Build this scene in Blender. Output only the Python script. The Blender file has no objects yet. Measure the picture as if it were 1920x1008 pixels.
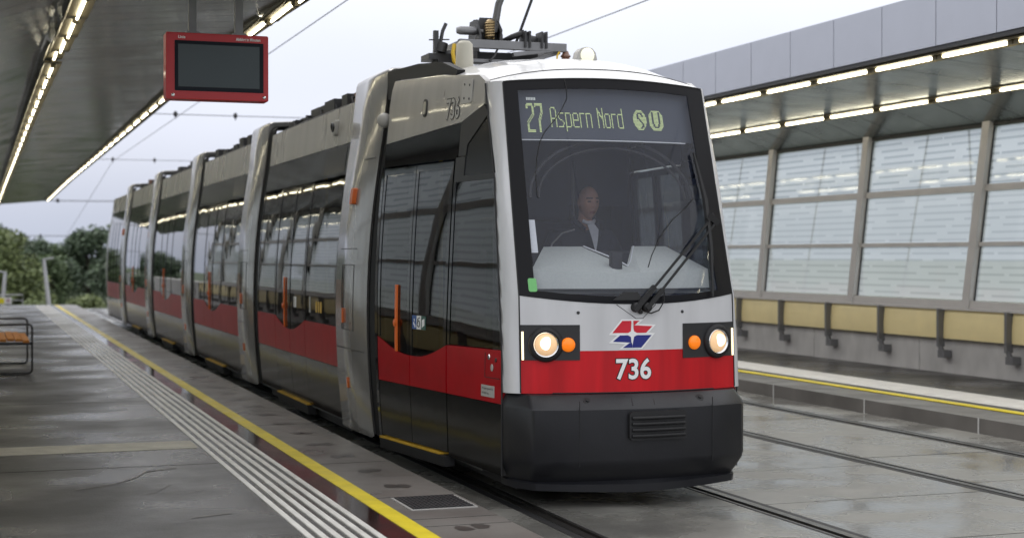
import bpy, bmesh, math, random
from mathutils import Vector, Matrix
random.seed(7)
R = math.radians
scene = bpy.context.scene
COL = scene.collection

# ------------------------------------------------------------------ camera
cam_d = bpy.data.cameras.new("camera"); cam = bpy.data.objects.new("camera", cam_d); COL.objects.link(cam)
cam_d.sensor_width = 36.0; cam_d.lens = 54.0
cam.location = (0, 0, 1.704); cam.rotation_euler = (R(90 - 0.517), 0, R(-19.24))
cam_d.clip_start = 0.1; cam_d.clip_end = 6000
cam_d.dof.use_dof = True; cam_d.dof.focus_distance = 10.3; cam_d.dof.aperture_fstop = 2.1
scene.camera = cam
# ------------------------------------------------------------------ sky, sun, exposure
SUN_EL, SUN_AZ = 55.0, -28.0
w = bpy.data.worlds.new("World"); scene.world = w; w.use_nodes = True
nt = w.node_tree; nt.nodes.clear()
def N(t, kind, **kw):
    n = t.nodes.new(kind)
    for k, v in kw.items(): setattr(n, k, v)
    return n
out = N(nt, 'ShaderNodeOutputWorld'); bg = N(nt, 'ShaderNodeBackground'); bg.inputs[1].default_value = 0.1
sky = N(nt, 'ShaderNodeTexSky'); sky.sky_type = 'NISHITA'; sky.sun_disc = False
sky.sun_elevation = R(SUN_EL); sky.sun_rotation = R(SUN_AZ); sky.dust_density = 4; sky.air_density = 1.5
tc = N(nt, 'ShaderNodeTexCoord'); sep = N(nt, 'ShaderNodeSeparateXYZ')
ramp = N(nt, 'ShaderNodeValToRGB'); ramp.color_ramp.interpolation = 'EASE'
cr = ramp.color_ramp.elements
cr[0].position = 0.0; cr[0].color = (0.40, 0.435, 0.53, 1)
cr[1].position = 0.30; cr[1].color = (0.96, 0.965, 0.99, 1)
e = cr.new(0.10); e.color = (0.60, 0.63, 0.73, 1)
cl = N(nt, 'ShaderNodeTexNoise'); cl.inputs['Scale'].default_value = 2.2; cl.inputs['Detail'].default_value = 5
cm = N(nt, 'ShaderNodeMapRange'); cm.inputs[1].default_value = .3; cm.inputs[2].default_value = .7
cm.inputs[3].default_value = 8.4; cm.inputs[4].default_value = 9.8
mul = N(nt, 'ShaderNodeVectorMath', operation='SCALE')
mix = N(nt, 'ShaderNodeMix', data_type='RGBA'); mix.inputs[0].default_value = 0.93
L = nt.links.new
L(tc.outputs['Generated'], sep.inputs[0]); L(sep.outputs[2], ramp.inputs[0])
L(tc.outputs['Generated'], cl.inputs['Vector']); L(cl.outputs[0], cm.inputs[0])
L(ramp.outputs[0], mul.inputs[0]); L(cm.outputs[0], mul.inputs['Scale'])
L(sky.outputs[0], mix.inputs[6]); L(mul.outputs[0], mix.inputs[7])
L(mix.outputs[2], bg.inputs[0]); L(bg.outputs[0], out.inputs[0])
sun_d = bpy.data.lights.new("sun", 'SUN'); sun_d.energy = 0.7; sun_d.angle = R(40); sun_d.color = (1, .97, .93)
sun = bpy.data.objects.new("sun", sun_d); COL.objects.link(sun)
sun.rotation_euler = Vector((math.sin(R(SUN_AZ))*math.cos(R(SUN_EL)), math.cos(R(SUN_AZ))*math.cos(R(SUN_EL)), math.sin(R(SUN_EL)))).to_track_quat('Z', 'Y').to_euler()
vs = scene.view_settings; vs.view_transform = 'Standard'; vs.look = 'None'; vs.gamma = 1; vs.exposure = 0.72
vs.use_curve_mapping = False
scene.cycles.max_bounces = 10; scene.cycles.transparent_max_bounces = 24; scene.cycles.glossy_bounces = 5
scene.cycles.sample_clamp_indirect = 6

# ------------------------------------------------------------------ materials
def mat(name, base, rough=.5, metal=0., coat=0., var=.0, vscale=3., rvar=0., rscale=2., bump=0., bscale=8., spec=.5,
        stretch=(1, 1, 1), coatr=.05, detail=6, world=False):
    m = bpy.data.materials.new(name); m.use_nodes = True; t = m.node_tree; b = t.nodes['Principled BSDF']
    b.inputs['Base Color'].default_value = (*base, 1); b.inputs['Roughness'].default_value = rough
    b.inputs['Metallic'].default_value = metal; b.inputs['Coat Weight'].default_value = coat
    b.inputs['Coat Roughness'].default_value = coatr; b.inputs['Specular IOR Level'].default_value = spec
    if world: src = N(t, 'ShaderNodeNewGeometry').outputs['Position']
    else: src = N(t, 'ShaderNodeTexCoord').outputs['Object']
    mp = N(t, 'ShaderNodeMapping'); mp.inputs['Scale'].default_value = stretch; t.links.new(src, mp.inputs[0])
    def noise(s, d=detail):
        n = N(t, 'ShaderNodeTexNoise'); n.inputs['Scale'].default_value = s; n.inputs['Detail'].default_value = d
        t.links.new(mp.outputs[0], n.inputs['Vector']); return n
    if var:
        n = noise(vscale); mr = N(t, 'ShaderNodeMapRange'); mr.inputs[1].default_value = .3; mr.inputs[2].default_value = .7
        mr.inputs[3].default_value = 1 - var; mr.inputs[4].default_value = 1 + var; t.links.new(n.outputs[0], mr.inputs[0])
        v = N(t, 'ShaderNodeVectorMath', operation='SCALE'); v.inputs[0].default_value = base
        t.links.new(mr.outputs[0], v.inputs['Scale']); t.links.new(v.outputs[0], b.inputs['Base Color'])
    if rvar:
        n = noise(rscale, 4); mr = N(t, 'ShaderNodeMapRange'); mr.inputs[1].default_value = .35; mr.inputs[2].default_value = .65
        mr.inputs[3].default_value = max(.02, rough - rvar); mr.inputs[4].default_value = min(1, rough + rvar)
        t.links.new(n.outputs[0], mr.inputs[0]); t.links.new(mr.outputs[0], b.inputs['Roughness'])
    if bump:
        n = noise(bscale, 3); bp = N(t, 'ShaderNodeBump'); bp.inputs['Strength'].default_value = 1; bp.inputs['Distance'].default_value = bump
        t.links.new(n.outputs[0], bp.inputs['Height']); t.links.new(bp.outputs[0], b.inputs['Normal'])
        t.links.new(bp.outputs[0], b.inputs['Coat Normal'])
    return m
def emat(name, c, s):
    m = bpy.data.materials.new(name); m.use_nodes = True; b = m.node_tree.nodes['Principled BSDF']
    b.inputs['Base Color'].default_value = (*c, 1); b.inputs['Emission Color'].default_value = (*c, 1)
    b.inputs['Emission Strength'].default_value = s; b.inputs['Roughness'].default_value = .3
    return m
def schlick(t, f0):
    g = N(t, 'ShaderNodeNewGeometry'); d = N(t, 'ShaderNodeVectorMath', operation='DOT_PRODUCT'); Lk = t.links.new
    Lk(g.outputs['Normal'], d.inputs[0]); Lk(g.outputs['Incoming'], d.inputs[1])
    def m_(op, a, b=0):
        n = N(t, 'ShaderNodeMath', operation=op)
        for i, v in enumerate((a, b)):
            if isinstance(v, (int, float)): n.inputs[i].default_value = v
            else: Lk(v, n.inputs[i])
        return n.outputs[0]
    p = m_('POWER', m_('SUBTRACT', 1.0, m_('ABSOLUTE', d.outputs['Value'])), 5.0)
    return m_('ADD', m_('MULTIPLY', p, 1-f0), f0)
def glass(name, tint=(.6, .6, .6), ior=.06, bump=0., bscale=1.2, rough=.0, dirt_haze=0., dirt_haze_col=(.5, .5, .52)):
    m = bpy.data.materials.new(name); m.use_nodes = True; t = m.node_tree; t.nodes.clear()
    o = N(t, 'ShaderNodeOutputMaterial'); tr = N(t, 'ShaderNodeBsdfTransparent'); gl = N(t, 'ShaderNodeBsdfGlossy')
    tr.inputs[0].default_value = (*tint, 1); gl.inputs['Roughness'].default_value = rough; gl.inputs[0].default_value = (.95, .95, .95, 1)
    mx = N(t, 'ShaderNodeMixShader'); Lk = t.links.new
    Lk(schlick(t, ior), mx.inputs[0])
    if dirt_haze:
        df = N(t, 'ShaderNodeBsdfDiffuse'); df.inputs[0].default_value = (*dirt_haze_col, 1)
        tcn = N(t, 'ShaderNodeTexCoord'); n = N(t, 'ShaderNodeTexNoise'); n.inputs['Scale'].default_value = 60; n.inputs['Detail'].default_value = 4
        mr = N(t, 'ShaderNodeMapRange'); mr.inputs[1].default_value = .35; mr.inputs[2].default_value = .75; mr.inputs[3].default_value = dirt_haze * .3; mr.inputs[4].default_value = dirt_haze * 1.8
        Lk(tcn.outputs['Object'], n.inputs['Vector']); Lk(n.outputs[0], mr.inputs[0])
        m2 = N(t, 'ShaderNodeMixShader'); Lk(mr.outputs[0], m2.inputs[0]); Lk(tr.outputs[0], m2.inputs[1]); Lk(df.outputs[0], m2.inputs[2])
        Lk(m2.outputs[0], mx.inputs[1])
    else: Lk(tr.outputs[0], mx.inputs[1])
    Lk(gl.outputs[0], mx.inputs[2]); Lk(mx.outputs[0], o.inputs[0])
    if bump:
        tcn = N(t, 'ShaderNodeTexCoord'); n = N(t, 'ShaderNodeTexNoise'); n.inputs['Scale'].default_value = bscale; n.inputs['Detail'].default_value = 2
        bp = N(t, 'ShaderNodeBump'); bp.inputs['Distance'].default_value = bump
        Lk(tcn.outputs['Object'], n.inputs['Vector']); Lk(n.outputs[0], bp.inputs['Height']); Lk(bp.outputs[0], gl.inputs['Normal'])
    return m

M = {}
M['silver'] = mat('silver_paint', (.36, .345, .325), .30, .12, .5, var=.12, vscale=5, stretch=(1, 1, .12), bump=.002, bscale=2.5, rvar=.06)
M['white'] = mat('white_paint', (.60, .60, .615), .35, .05, .5, var=.08, vscale=7, stretch=(1, 1, .10), bump=.0008, bscale=3)
M['portal'] = mat('portal_metal', (.285, .278, .268), .2, .38, .3, var=.06, vscale=2, bump=.006, bscale=2.2, rvar=.05)
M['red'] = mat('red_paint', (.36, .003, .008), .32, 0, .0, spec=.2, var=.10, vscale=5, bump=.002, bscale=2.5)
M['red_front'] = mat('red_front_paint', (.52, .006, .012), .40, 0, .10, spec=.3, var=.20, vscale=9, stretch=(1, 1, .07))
M['skirt'] = mat('dark_gloss_panel', (.011, .0105, .010), .14, 0, 0, spec=.25, var=.1, bump=.004, bscale=2.0)
M['black'] = mat('gloss_black', (.010, .010, .011), .05, 0, 0, bump=.0016, bscale=2.2)
M['rubber'] = mat('black_rubber', (.010, .010, .011), .6)
M['bumper'] = mat('bumper_plastic', (.0095, .010, .013), .40, 0, 0, var=.12, vscale=4, rvar=.08, bump=.0006, bscale=60)
M['darkmetal'] = mat('dark_metal', (.05, .05, .052), .45, .5, var=.2)
M['greymetal'] = mat('grey_metal', (.20, .20, .205), .4, .6, var=.12, vscale=5)
M['steel'] = mat('rail_steel', (.10, .095, .09), .28, .8, var=.2, vscale=6)
M['rust'] = mat('rusty_groove', (.07, .035, .018), .55, .1, var=.35, vscale=9)
M['brown'] = mat('brown_ceramic', (.16, .08, .05), .3, 0, .3, var=.15)
M['beige'] = mat('beige_plastic', (.42, .40, .33), .5, var=.08)
M['orange'] = mat('orange_plastic', (.75, .14, .01), .35, 0, .3)
M['orange_bar'] = mat('orange_handle', (.85, .16, .015), .4)
M['yellow'] = mat('yellow_step', (.60, .36, .03), .5, var=.2, vscale=6)
M['yellow_pole'] = mat('yellow_pole', (.65, .42, .02), .35)
M['winglass'] = glass('tinted_window_glass', (.32, .33, .33), .05, bump=.0020, bscale=1.3)
M['shield'] = glass('windscreen_glass', (.80, .82, .86), .030, rough=.02, dirt_haze=.040, dirt_haze_col=(.26, .32, .56))  # speckled film whose blue tint paints the sky's reflection into the windscreen
M['chrome'] = mat('chrome', (.75, .75, .75), .12, 1)
M['lampon'] = emat('headlight_glow', (1, .88, .70), 1.0)
M['lampsoft'] = emat('headlight_lens', (.85, .55, .30), .30)
M['led'] = emat('led_strip', (1, .80, .50), 1.2)
M['amberlit'] = emat('amber_lens', (.90, .20, .008), .32)
M['toplamp'] = emat('roof_lamp_lens', (.80, .78, .62), .35)
M['dots'] = emat('display_dots', (.52, .60, .27), .36)
M['dotbar'] = emat('display_bar', (.6, .62, .58), .25)
M['dispback'] = mat('display_back', (.072, .080, .098), .7, var=.05)
M['blue'] = mat('blue_print', (.010, .018, .20), .35)
M['printred'] = mat('red_print', (.62, .012, .03), .35)
M['printwhite'] = mat('white_print', (.86, .86, .86), .4)
M['printblack'] = mat('black_print', (.012, .012, .012), .4)
M['stickerblue'] = mat('blue_sticker', (.02, .09, .32), .4)
M['stickergreen'] = mat('green_sticker', (.16, .50, .16), .4)
M['stickerdark'] = mat('dark_green_sticker', (.02, .10, .07), .4)
M['greyplate'] = mat('grey_plate', (.42, .41, .39), .45)
M['interior'] = mat('interior_wall', (.17, .175, .19), .6)
M['cabwall'] = mat('cab_partition', (.075, .082, .115), .6)
M['floor'] = mat('tram_floor', (.06, .06, .06), .6)
M['dash'] = mat('dashboard_plastic', (.58, .60, .55), .55, var=.03)
M['seatgreen'] = mat('seat_green', (.16, .30, .035), .7, var=.15)
M['seatred'] = mat('seat_red', (.22, .04, .045), .8, var=.3, vscale=25)
# station
M['platform'] = mat('wet_dark_paving', (.036, .0345, .034), .32, 0, 0, var=.26, vscale=2.4, rvar=.15, rscale=.8, bump=.0022, bscale=70, world=True, detail=9)
M['edge'] = mat('edge_concrete', (.150, .138, .126), .42, 0, 0, var=.2, vscale=1.3, rvar=.16, rscale=1.1, bump=.001, bscale=60, world=True, detail=9)
M['kerb'] = mat('kerb_concrete', (.125, .118, .108), .45, var=.25, vscale=1.6, rvar=.12, bump=.001, bscale=40, world=True)
M['granite'] = mat('dark_red_granite', (.030, .012, .011), .12, 0, 0, var=.5, vscale=90, rvar=.07, rscale=1.2, world=True)
M['lineyellow'] = mat('yellow_line', (.76, .60, .012), .42, var=.12, vscale=7, rvar=.1, world=True, bump=.0006, bscale=80)
M['tactile'] = mat('white_tactile', (.74, .72, .67), .40, var=.10, vscale=6, rvar=.12, world=True)
M['stain'] = mat('damp_stain', (.055, .050, .045), .35, var=.3, vscale=8)
M['slab'] = mat('track_concrete', (.185, .180, .165), .24, 0, 0, var=.34, vscale=1.3, rvar=.22, rscale=1.3, bump=.0018, bscale=30, world=True, detail=9)
M['gap'] = mat('dark_joint', (.02, .019, .018), .7)
M['concrete'] = mat('parapet_concrete', (.50, .485, .465), .6, var=.16, vscale=3, bump=.002, bscale=30, stretch=(1, 1, .6))
M['cream'] = mat('cream_panel', (.86, .72, .38), .45, var=.05)
M['bracket'] = mat('grey_bracket', (.20, .20, .205), .45, .4)
M['post'] = mat('aluminium_post', (.60, .58, .56), .40, .2, var=.05)
M['header'] = mat('header_beam', (.03, .03, .031), .55, .2)
M['fascia'] = mat('fascia_panel', (.40, .42, .485), .42, .25, .2, var=.02)
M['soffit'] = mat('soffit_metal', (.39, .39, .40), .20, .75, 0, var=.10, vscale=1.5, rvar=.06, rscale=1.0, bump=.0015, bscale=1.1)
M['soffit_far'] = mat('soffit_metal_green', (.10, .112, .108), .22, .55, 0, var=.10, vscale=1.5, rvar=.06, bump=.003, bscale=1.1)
M['tube'] = emat('light_tube', (1.0, .92, .68), 7.0)
M['gold'] = mat('light_reflector', (.16, .135, .08), .5, .4)
M['signred'] = mat('sign_red', (.48, .012, .016), .42, 0, .2, var=.05)
M['screen'] = mat('dark_screen', (.050, .066, .070), .2, 0, 0, var=.05, spec=.3)
M['screenframe'] = mat('screen_frame', (.004, .006, .012), .4, spec=.2)
M['wood'] = mat('bench_wood', (.62, .23, .035), .6, 0, 0, var=.25, vscale=6, stretch=(6, 1, 6))
M['wire'] = mat('wire_metal', (.16, .16, .17), .5, .5)
M['bark'] = mat('bark', (.06, .045, .035), .9, var=.3)
M['polegrey'] = mat('pole_grey', (.55, .56, .58), .5, .2)
M['skin'] = mat('skin', (.56, .30, .21), .55, var=.06, vscale=20)
M['hair'] = mat('hair', (.05, .03, .02), .7)
M['hairbrown'] = mat('brown_hair', (.10, .045, .02), .7, var=.4, vscale=40)
M['jacket'] = mat('navy_jacket', (.012, .014, .022), .8, var=.2, vscale=12)
M['shirt'] = mat('white_shirt', (.72, .72, .74), .7)
M['trousers'] = mat('dark_trousers', (.02, .02, .025), .85)

def leafmat(name, c0, c1):
    m = bpy.data.materials.new(name); m.use_nodes = True; t = m.node_tree; b = t.nodes['Principled BSDF']
    g = N(t, 'ShaderNodeNewGeometry'); r = N(t, 'ShaderNodeValToRGB')
    r.color_ramp.elements[0].color = (*c0, 1); r.color_ramp.elements[1].color = (*c1, 1)
    t.links.new(g.outputs['Random Per Island'], r.inputs[0]); t.links.new(r.outputs[0], b.inputs['Base Color'])
    b.inputs['Roughness'].default_value = .55
    return m

def stripeglass():
    """printed glass: pale translucent fields, rows of dashes"""
    m = bpy.data.materials.new('printed_glass'); m.use_nodes = True; t = m.node_tree; t.nodes.clear(); Lk = t.links.new
    o = N(t, 'ShaderNodeOutputMaterial'); g = N(t, 'ShaderNodeNewGeometry'); s = N(t, 'ShaderNodeSeparateXYZ'); Lk(g.outputs['Position'], s.inputs[0])
    def math_(op, a, b=None, c=None):
        n = N(t, 'ShaderNodeMath', operation=op)
        for i, v in enumerate((a, b, c)):
            if v is None: continue
            if isinstance(v, (int, float)): n.inputs[i].default_value = v
            else: Lk(v, n.inputs[i])
        return n.outputs[0]
    row = math_('DIVIDE', s.outputs[2], .090); ri = math_('FLOOR', row); rf = math_('FRACT', row)
    line = math_('LESS_THAN', rf, .36)
    wn = N(t, 'ShaderNodeTexWhiteNoise', noise_dimensions='1D'); Lk(ri, wn.inputs['W'])
    y = math_('ADD', math_('DIVIDE', s.outputs[1], .95), math_('MULTIPLY', wn.outputs['Value'], 7.0))
    yf = math_('FRACT', y); wn2 = N(t, 'ShaderNodeTexWhiteNoise', noise_dimensions='2D'); cx = N(t, 'ShaderNodeCombineXYZ')
    Lk(math_('FLOOR', y), cx.inputs[0]); Lk(ri, cx.inputs[1]); Lk(cx.outputs[0], wn2.inputs['Vector'])
    dash = math_('LESS_THAN', yf, math_('ADD', .66, math_('MULTIPLY', wn2.outputs['Value'], .40)))
    mk = math_('MULTIPLY', math_('MULTIPLY', line, dash), math_('ADD', .42, math_('MULTIPLY', math_('GREATER_THAN', s.outputs[2], 2.56), .45)))
    tl = N(t, 'ShaderNodeBsdfTranslucent'); tl.inputs[0].default_value = (.90, .94, .95, 1)
    d2 = N(t, 'ShaderNodeBsdfTranslucent'); d2.inputs[0].default_value = (.46, .50, .52, 1)
    m1 = N(t, 'ShaderNodeMixShader'); Lk(mk, m1.inputs[0]); Lk(tl.outputs[0], m1.inputs[1]); Lk(d2.outputs[0], m1.inputs[2])
    tp = N(t, 'ShaderNodeBsdfTransparent'); tp.inputs[0].default_value = (.80, .87, .88, 1)
    m2 = N(t, 'ShaderNodeMixShader'); m2.inputs[0].default_value = .30; Lk(m1.outputs[0], m2.inputs[1]); Lk(tp.outputs[0], m2.inputs[2])
    gl = N(t, 'ShaderNodeBsdfGlossy'); gl.inputs['Roughness'].default_value = .03
    m3 = N(t, 'ShaderNodeMixShader'); Lk(schlick(t, .13), m3.inputs[0]); Lk(m2.outputs[0], m3.inputs[1]); Lk(gl.outputs[0], m3.inputs[2])
    Lk(m3.outputs[0], o.inputs[0]); return m
M['printed'] = stripeglass()

# ------------------------------------------------------------------ mesh helpers
class MB:
    def __init__(s): s.v = []; s.f = []; s.mi = []; s.sm = []
    def add(s, vs, fs, mi=0, smooth=False):
        o = len(s.v); s.v += [tuple(p) for p in vs]
        for f in fs: s.f.append([i + o for i in f]); s.mi.append(mi); s.sm.append(smooth)
        return s
    def box(s, x0, x1, y0, y1, z0, z1, mi=0):
        vs = [(x, y, z) for z in (z0, z1) for y in (y0, y1) for x in (x0, x1)]
        return s.add(vs, [(0, 2, 3, 1), (4, 5, 7, 6), (0, 1, 5, 4), (2, 6, 7, 3), (0, 4, 6, 2), (1, 3, 7, 5)], mi)
    def cbox(s, c, d, mi=0):
        return s.box(c[0]-d[0]/2, c[0]+d[0]/2, c[1]-d[1]/2, c[1]+d[1]/2, c[2]-d[2]/2, c[2]+d[2]/2, mi)
    def obox(s, a, b, wd, hg, mi=0, upv=(0, 0, 1)):
        """bar from a to b, width wd, height hg"""
        a = Vector(a); b = Vector(b); d = (b-a).normalized(); u = Vector(upv); r = d.cross(u)
        if r.length < 1e-4: r = Vector((1, 0, 0))
        r.normalize(); u = r.cross(d)
        vs = [p + r*sx*wd/2 + u*sz*hg/2 for p in (a, b) for sz in (-1, 1) for sx in (-1, 1)]
        return s.add(vs, [(0, 1, 3, 2), (4, 6, 7, 5), (0, 4, 5, 1), (2, 3, 7, 6), (0, 2, 6, 4), (1, 5, 7, 3)], mi)
    def prism(s, poly, fmap, o0, o1, mi=0, sides=True):
        """2-D polygon (a,b) -> fmap(a,b,off); a solid from offset o0 to o1"""
        if getattr(fmap, 'curved', 0): return s.panel(poly, fmap, o0, o1, mi)
        n = len(poly); A = [fmap(a, b, o1) for a, b in poly]; B = [fmap(a, b, o0) for a, b in poly]
        fs = [list(range(n)), list(range(2*n-1, n-1, -1))]
        if sides: fs += [(i, i+n, (i+1) % n + n, (i+1) % n) for i in range(n)]
        return s.add(A + B, fs, mi)
    def panel(s, poly, f, o0, o1, mi=0):
        """the same on the barrel-shaped side wall: the polygon is cut into bands so that it follows the curve"""
        def clip(pl, ax, v, keep_hi):
            o = []
            for (p, q) in zip(pl, pl[1:]+pl[:1]):
                ip = p[ax] >= v-1e-9 if keep_hi else p[ax] <= v+1e-9; iq = q[ax] >= v-1e-9 if keep_hi else q[ax] <= v+1e-9
                if ip: o.append(p)
                if ip != iq and abs(q[ax]-p[ax]) > 1e-12:
                    t = (v-p[ax])/(q[ax]-p[ax]); r_ = tuple(p[i]+(q[i]-p[i])*t for i in (0, 1))
                    o.append(r_)
            c = []
            for p in o:
                if not c or abs(p[0]-c[-1][0])+abs(p[1]-c[-1][1]) > 1e-7: c.append(p)
            if len(c) > 1 and abs(c[0][0]-c[-1][0])+abs(c[0][1]-c[-1][1]) < 1e-7: c.pop()
            return c
        def cuts(ax, st):
            lo = min(p[ax] for p in poly); hi = max(p[ax] for p in poly)
            k0 = math.ceil(lo/st+1e-6); return [lo]+[k*st for k in range(k0, int(math.floor(hi/st-1e-6))+1)]+[hi]
        zc = cuts(1, .13); yc = cuts(0, .24) if f.curved > 1 else [-99, 99]
        for z0, z1 in zip(zc, zc[1:]):
            band = clip(clip(list(poly), 1, z0, True), 1, z1, False)
            for y0, y1 in zip(yc, yc[1:]):
                pl = band if f.curved == 1 else clip(clip(band, 0, y0, True), 0, y1, False)
                n = len(pl)
                if n < 3: continue
                ar = abs(sum(a[0]*b[1]-b[0]*a[1] for a, b in zip(pl, pl[1:]+pl[:1])))
                if ar < 1e-7: continue
                A = [f(a, b, o1) for a, b in pl]; B = [f(a, b, o0) for a, b in pl]
                s.add(A, [list(range(n))], mi, True); s.add(B, [list(range(n-1, -1, -1))], mi, True)
                for i in range(n):
                    p, q = pl[i], pl[(i+1) % n]
                    inner = (abs(p[1]-q[1]) < 1e-8 and zc[0]+1e-6 < p[1] < zc[-1]-1e-6 and abs(p[1]-z0)*abs(p[1]-z1) < 1e-9) or (f.curved > 1 and abs(p[0]-q[0]) < 1e-8 and yc[0]+1e-6 < p[0] < yc[-1]-1e-6 and abs(p[0]-y0)*abs(p[0]-y1) < 1e-9)
                    if not inner: s.add([A[i], A[(i+1) % n], B[(i+1) % n], B[i]], [(0, 1, 2, 3)], mi)
        return s
    def tube(s, pts, r, n=8, mi=0, cap=True, close=False):
        pts = [Vector(p) for p in pts]; k = len(pts); rs = r if isinstance(r, (list, tuple)) else [r]*k
        vs = []; prev = None
        for i, p in enumerate(pts):
            if close: d = pts[(i+1) % k] - pts[i-1]
            else: d = pts[min(i+1, k-1)] - pts[max(i-1, 0)]
            d.normalize()
            u = prev if prev is not None else (Vector((0, 0, 1)) if abs(d.z) < .9 else Vector((1, 0, 0)))
            x = (u - d*u.dot(d)).normalized(); prev = x; y = d.cross(x)
            vs += [p + (x*math.cos(2*math.pi*j/n) + y*math.sin(2*math.pi*j/n))*rs[i] for j in range(n)]
        fs = []
        for i in range(k if close else k-1):
            a = i*n; b = ((i+1) % k)*n
            fs += [(a+j, a+(j+1) % n, b+(j+1) % n, b+j) for j in range(n)]
        s.add(vs, fs, mi, True)
        if cap and not close:
            o = len(s.v)-k*n
            s.f.append([o+j for j in range(n)][::-1]); s.mi.append(mi); s.sm.append(False)
            s.f.append([o+(k-1)*n+j for j in range(n)]); s.mi.append(mi); s.sm.append(False)
        return s
    def lathe(s, c, axis, prof, n=20, mi=0):
        """prof: (radius, height along axis)"""
        c = Vector(c); d = Vector(axis).normalized(); x = d.orthogonal().normalized(); y = d.cross(x); vs = []
        for r, h in prof: vs += [c + d*h + (x*math.cos(2*math.pi*j/n)+y*math.sin(2*math.pi*j/n))*r for j in range(n)]
        fs = []
        for i in range(len(prof)-1): fs += [(i*n+j, i*n+(j+1) % n, (i+1)*n+(j+1) % n, (i+1)*n+j) for j in range(n)]
        s.add(vs, fs, mi, True); o = len(s.v)-len(vs)
        s.f.append([o+j for j in range(n)][::-1]); s.mi.append(mi); s.sm.append(False)
        s.f.append([o+(len(prof)-1)*n+j for j in range(n)]); s.mi.append(mi); s.sm.append(False)
        return s
    def grid(s, fn, nu, nv, mi=0, smooth=True, flip=False):
        vs = [fn(i/nu, j/nv) for j in range(nv+1) for i in range(nu+1)]; fs = []
        for j in range(nv):
            for i in range(nu):
                a = j*(nu+1)+i; q = (a, a+1, a+nu+2, a+nu+1); fs.append(q[::-1] if flip else q)
        return s.add(vs, fs, mi, smooth)
    def ball(s, c, r, n=12, mi=0):
        r = (r, r, r) if isinstance(r, (int, float)) else r
        vs = []; fs = []
        for i in range(n+1):
            th = math.pi*i/n
            for j in range(2*n): ph = math.pi*j/n; vs.append((c[0]+r[0]*math.sin(th)*math.cos(ph), c[1]+r[1]*math.sin(th)*math.sin(ph), c[2]+r[2]*math.cos(th)))
        for i in range(n):
            for j in range(2*n): fs.append((i*2*n+j, (i+1)*2*n+j, (i+1)*2*n+(j+1) % (2*n), i*2*n+(j+1) % (2*n)))
        return s.add(vs, fs, mi, True)
    def build(s, name, mats, parent=None, bevel=0, loc=None, autos=None):
        me = bpy.data.meshes.new(name); o = Vector((0, 0, 0))
        if parent is not None:
            p = parent
            while p is not None: o = o + Vector(p.location); p = p.parent
        if loc is not None: o = Vector(loc)
        me.from_pydata([Vector(v)-o for v in s.v], [], s.f)
        if not isinstance(mats, (list, tuple)): mats = [mats]
        for m_ in mats: me.materials.append(m_)
        for p, mi, sm in zip(me.polygons, s.mi, s.sm): p.material_index = mi; p.use_smooth = sm
        me.validate()
        bm = bmesh.new(); bm.from_mesh(me)
        bmesh.ops.remove_doubles(bm, verts=bm.verts, dist=1e-5)
        if bevel:
            es = [e_ for e_ in bm.edges if len(e_.link_faces) == 2 and e_.calc_face_angle(0) > .6 and not e_.smooth is False]
            bmesh.ops.bevel(bm, geom=es, offset=bevel, segments=2, affect='EDGES', profile=.6, clamp_overlap=True)
        bmesh.ops.recalc_face_normals(bm, faces=bm.faces)
        bm.to_mesh(me); bm.free()
        if autos: 
            for p in me.polygons: p.use_smooth = True
            me.set_sharp_from_angle(angle=R(autos))
        elif any(s.sm): me.set_sharp_from_angle(angle=R(50))
        ob = bpy.data.objects.new(name, me); COL.objects.link(ob)
        if parent is not None: ob.parent = parent
        elif loc is not None: ob.location = loc
        return ob
def tag(o, label=None, cat=None, group=None, kind=None):
    if label: o['label'] = label
    if cat: o['category'] = cat
    if group: o['group'] = group
    if kind: o['kind'] = kind
    return o
def thing(name, loc, label, cat, group=None):
    o = bpy.data.objects.new(name, None); COL.objects.link(o); o.location = loc; o.empty_display_size = .1
    return tag(o, label, cat, group)
def copy_tree(o, dloc, label=None):
    r = o.copy(); COL.objects.link(r); r.location = Vector(o.location)+Vector(dloc)
    if label: r['label'] = label
    for ch in list(o.children):
        c = ch.copy(); COL.objects.link(c); c.parent = r
        for g in list(ch.children):
            d = g.copy(); COL.objects.link(d); d.parent = c
    return r
def interp(tab, z):
    if z <= tab[0][0]: return tab[0][1]
    for (a, va), (b, vb) in zip(tab, tab[1:]):
        if z <= b: return va+(vb-va)*(z-a)/(b-a)
    return tab[-1][1]
def text_tris(body, size=1.0, offset=0.0):
    cu = bpy.data.curves.new('lettering', 'FONT'); cu.body = body; cu.size = size; cu.offset = offset; cu.resolution_u = 4
    ob = bpy.data.objects.new('lettering', cu); COL.objects.link(ob)
    dg = bpy.context.evaluated_depsgraph_get(); dg.update()
    me = bpy.data.meshes.new_from_object(ob.evaluated_get(dg))
    vs = [tuple(v.co[:2]) for v in me.vertices]; fs = [tuple(p.vertices) for p in me.polygons]
    bpy.data.objects.remove(ob); bpy.data.curves.remove(cu); bpy.data.meshes.remove(me)
    return vs, fs
def lettering(mb, body, fmap, u0, v0, width, height, off, mi=0, bold=0.0, fit=None):
    """text fitted into width x height with lower-left (u0,v0); returns the fit so that an outline can share it"""
    vs, fs = text_tris(body, 1.0, 0.0)
    x0 = min(v[0] for v in vs); x1 = max(v[0] for v in vs); y0 = min(v[1] for v in vs); y1 = max(v[1] for v in vs)
    if bold: vs, fs = text_tris(body, 1.0, bold)
    mb.add([fmap(u0+(v[0]-x0)/(x1-x0)*width, v0+(v[1]-y0)/(y1-y0)*height, off) for v in vs], fs, mi)

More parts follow.
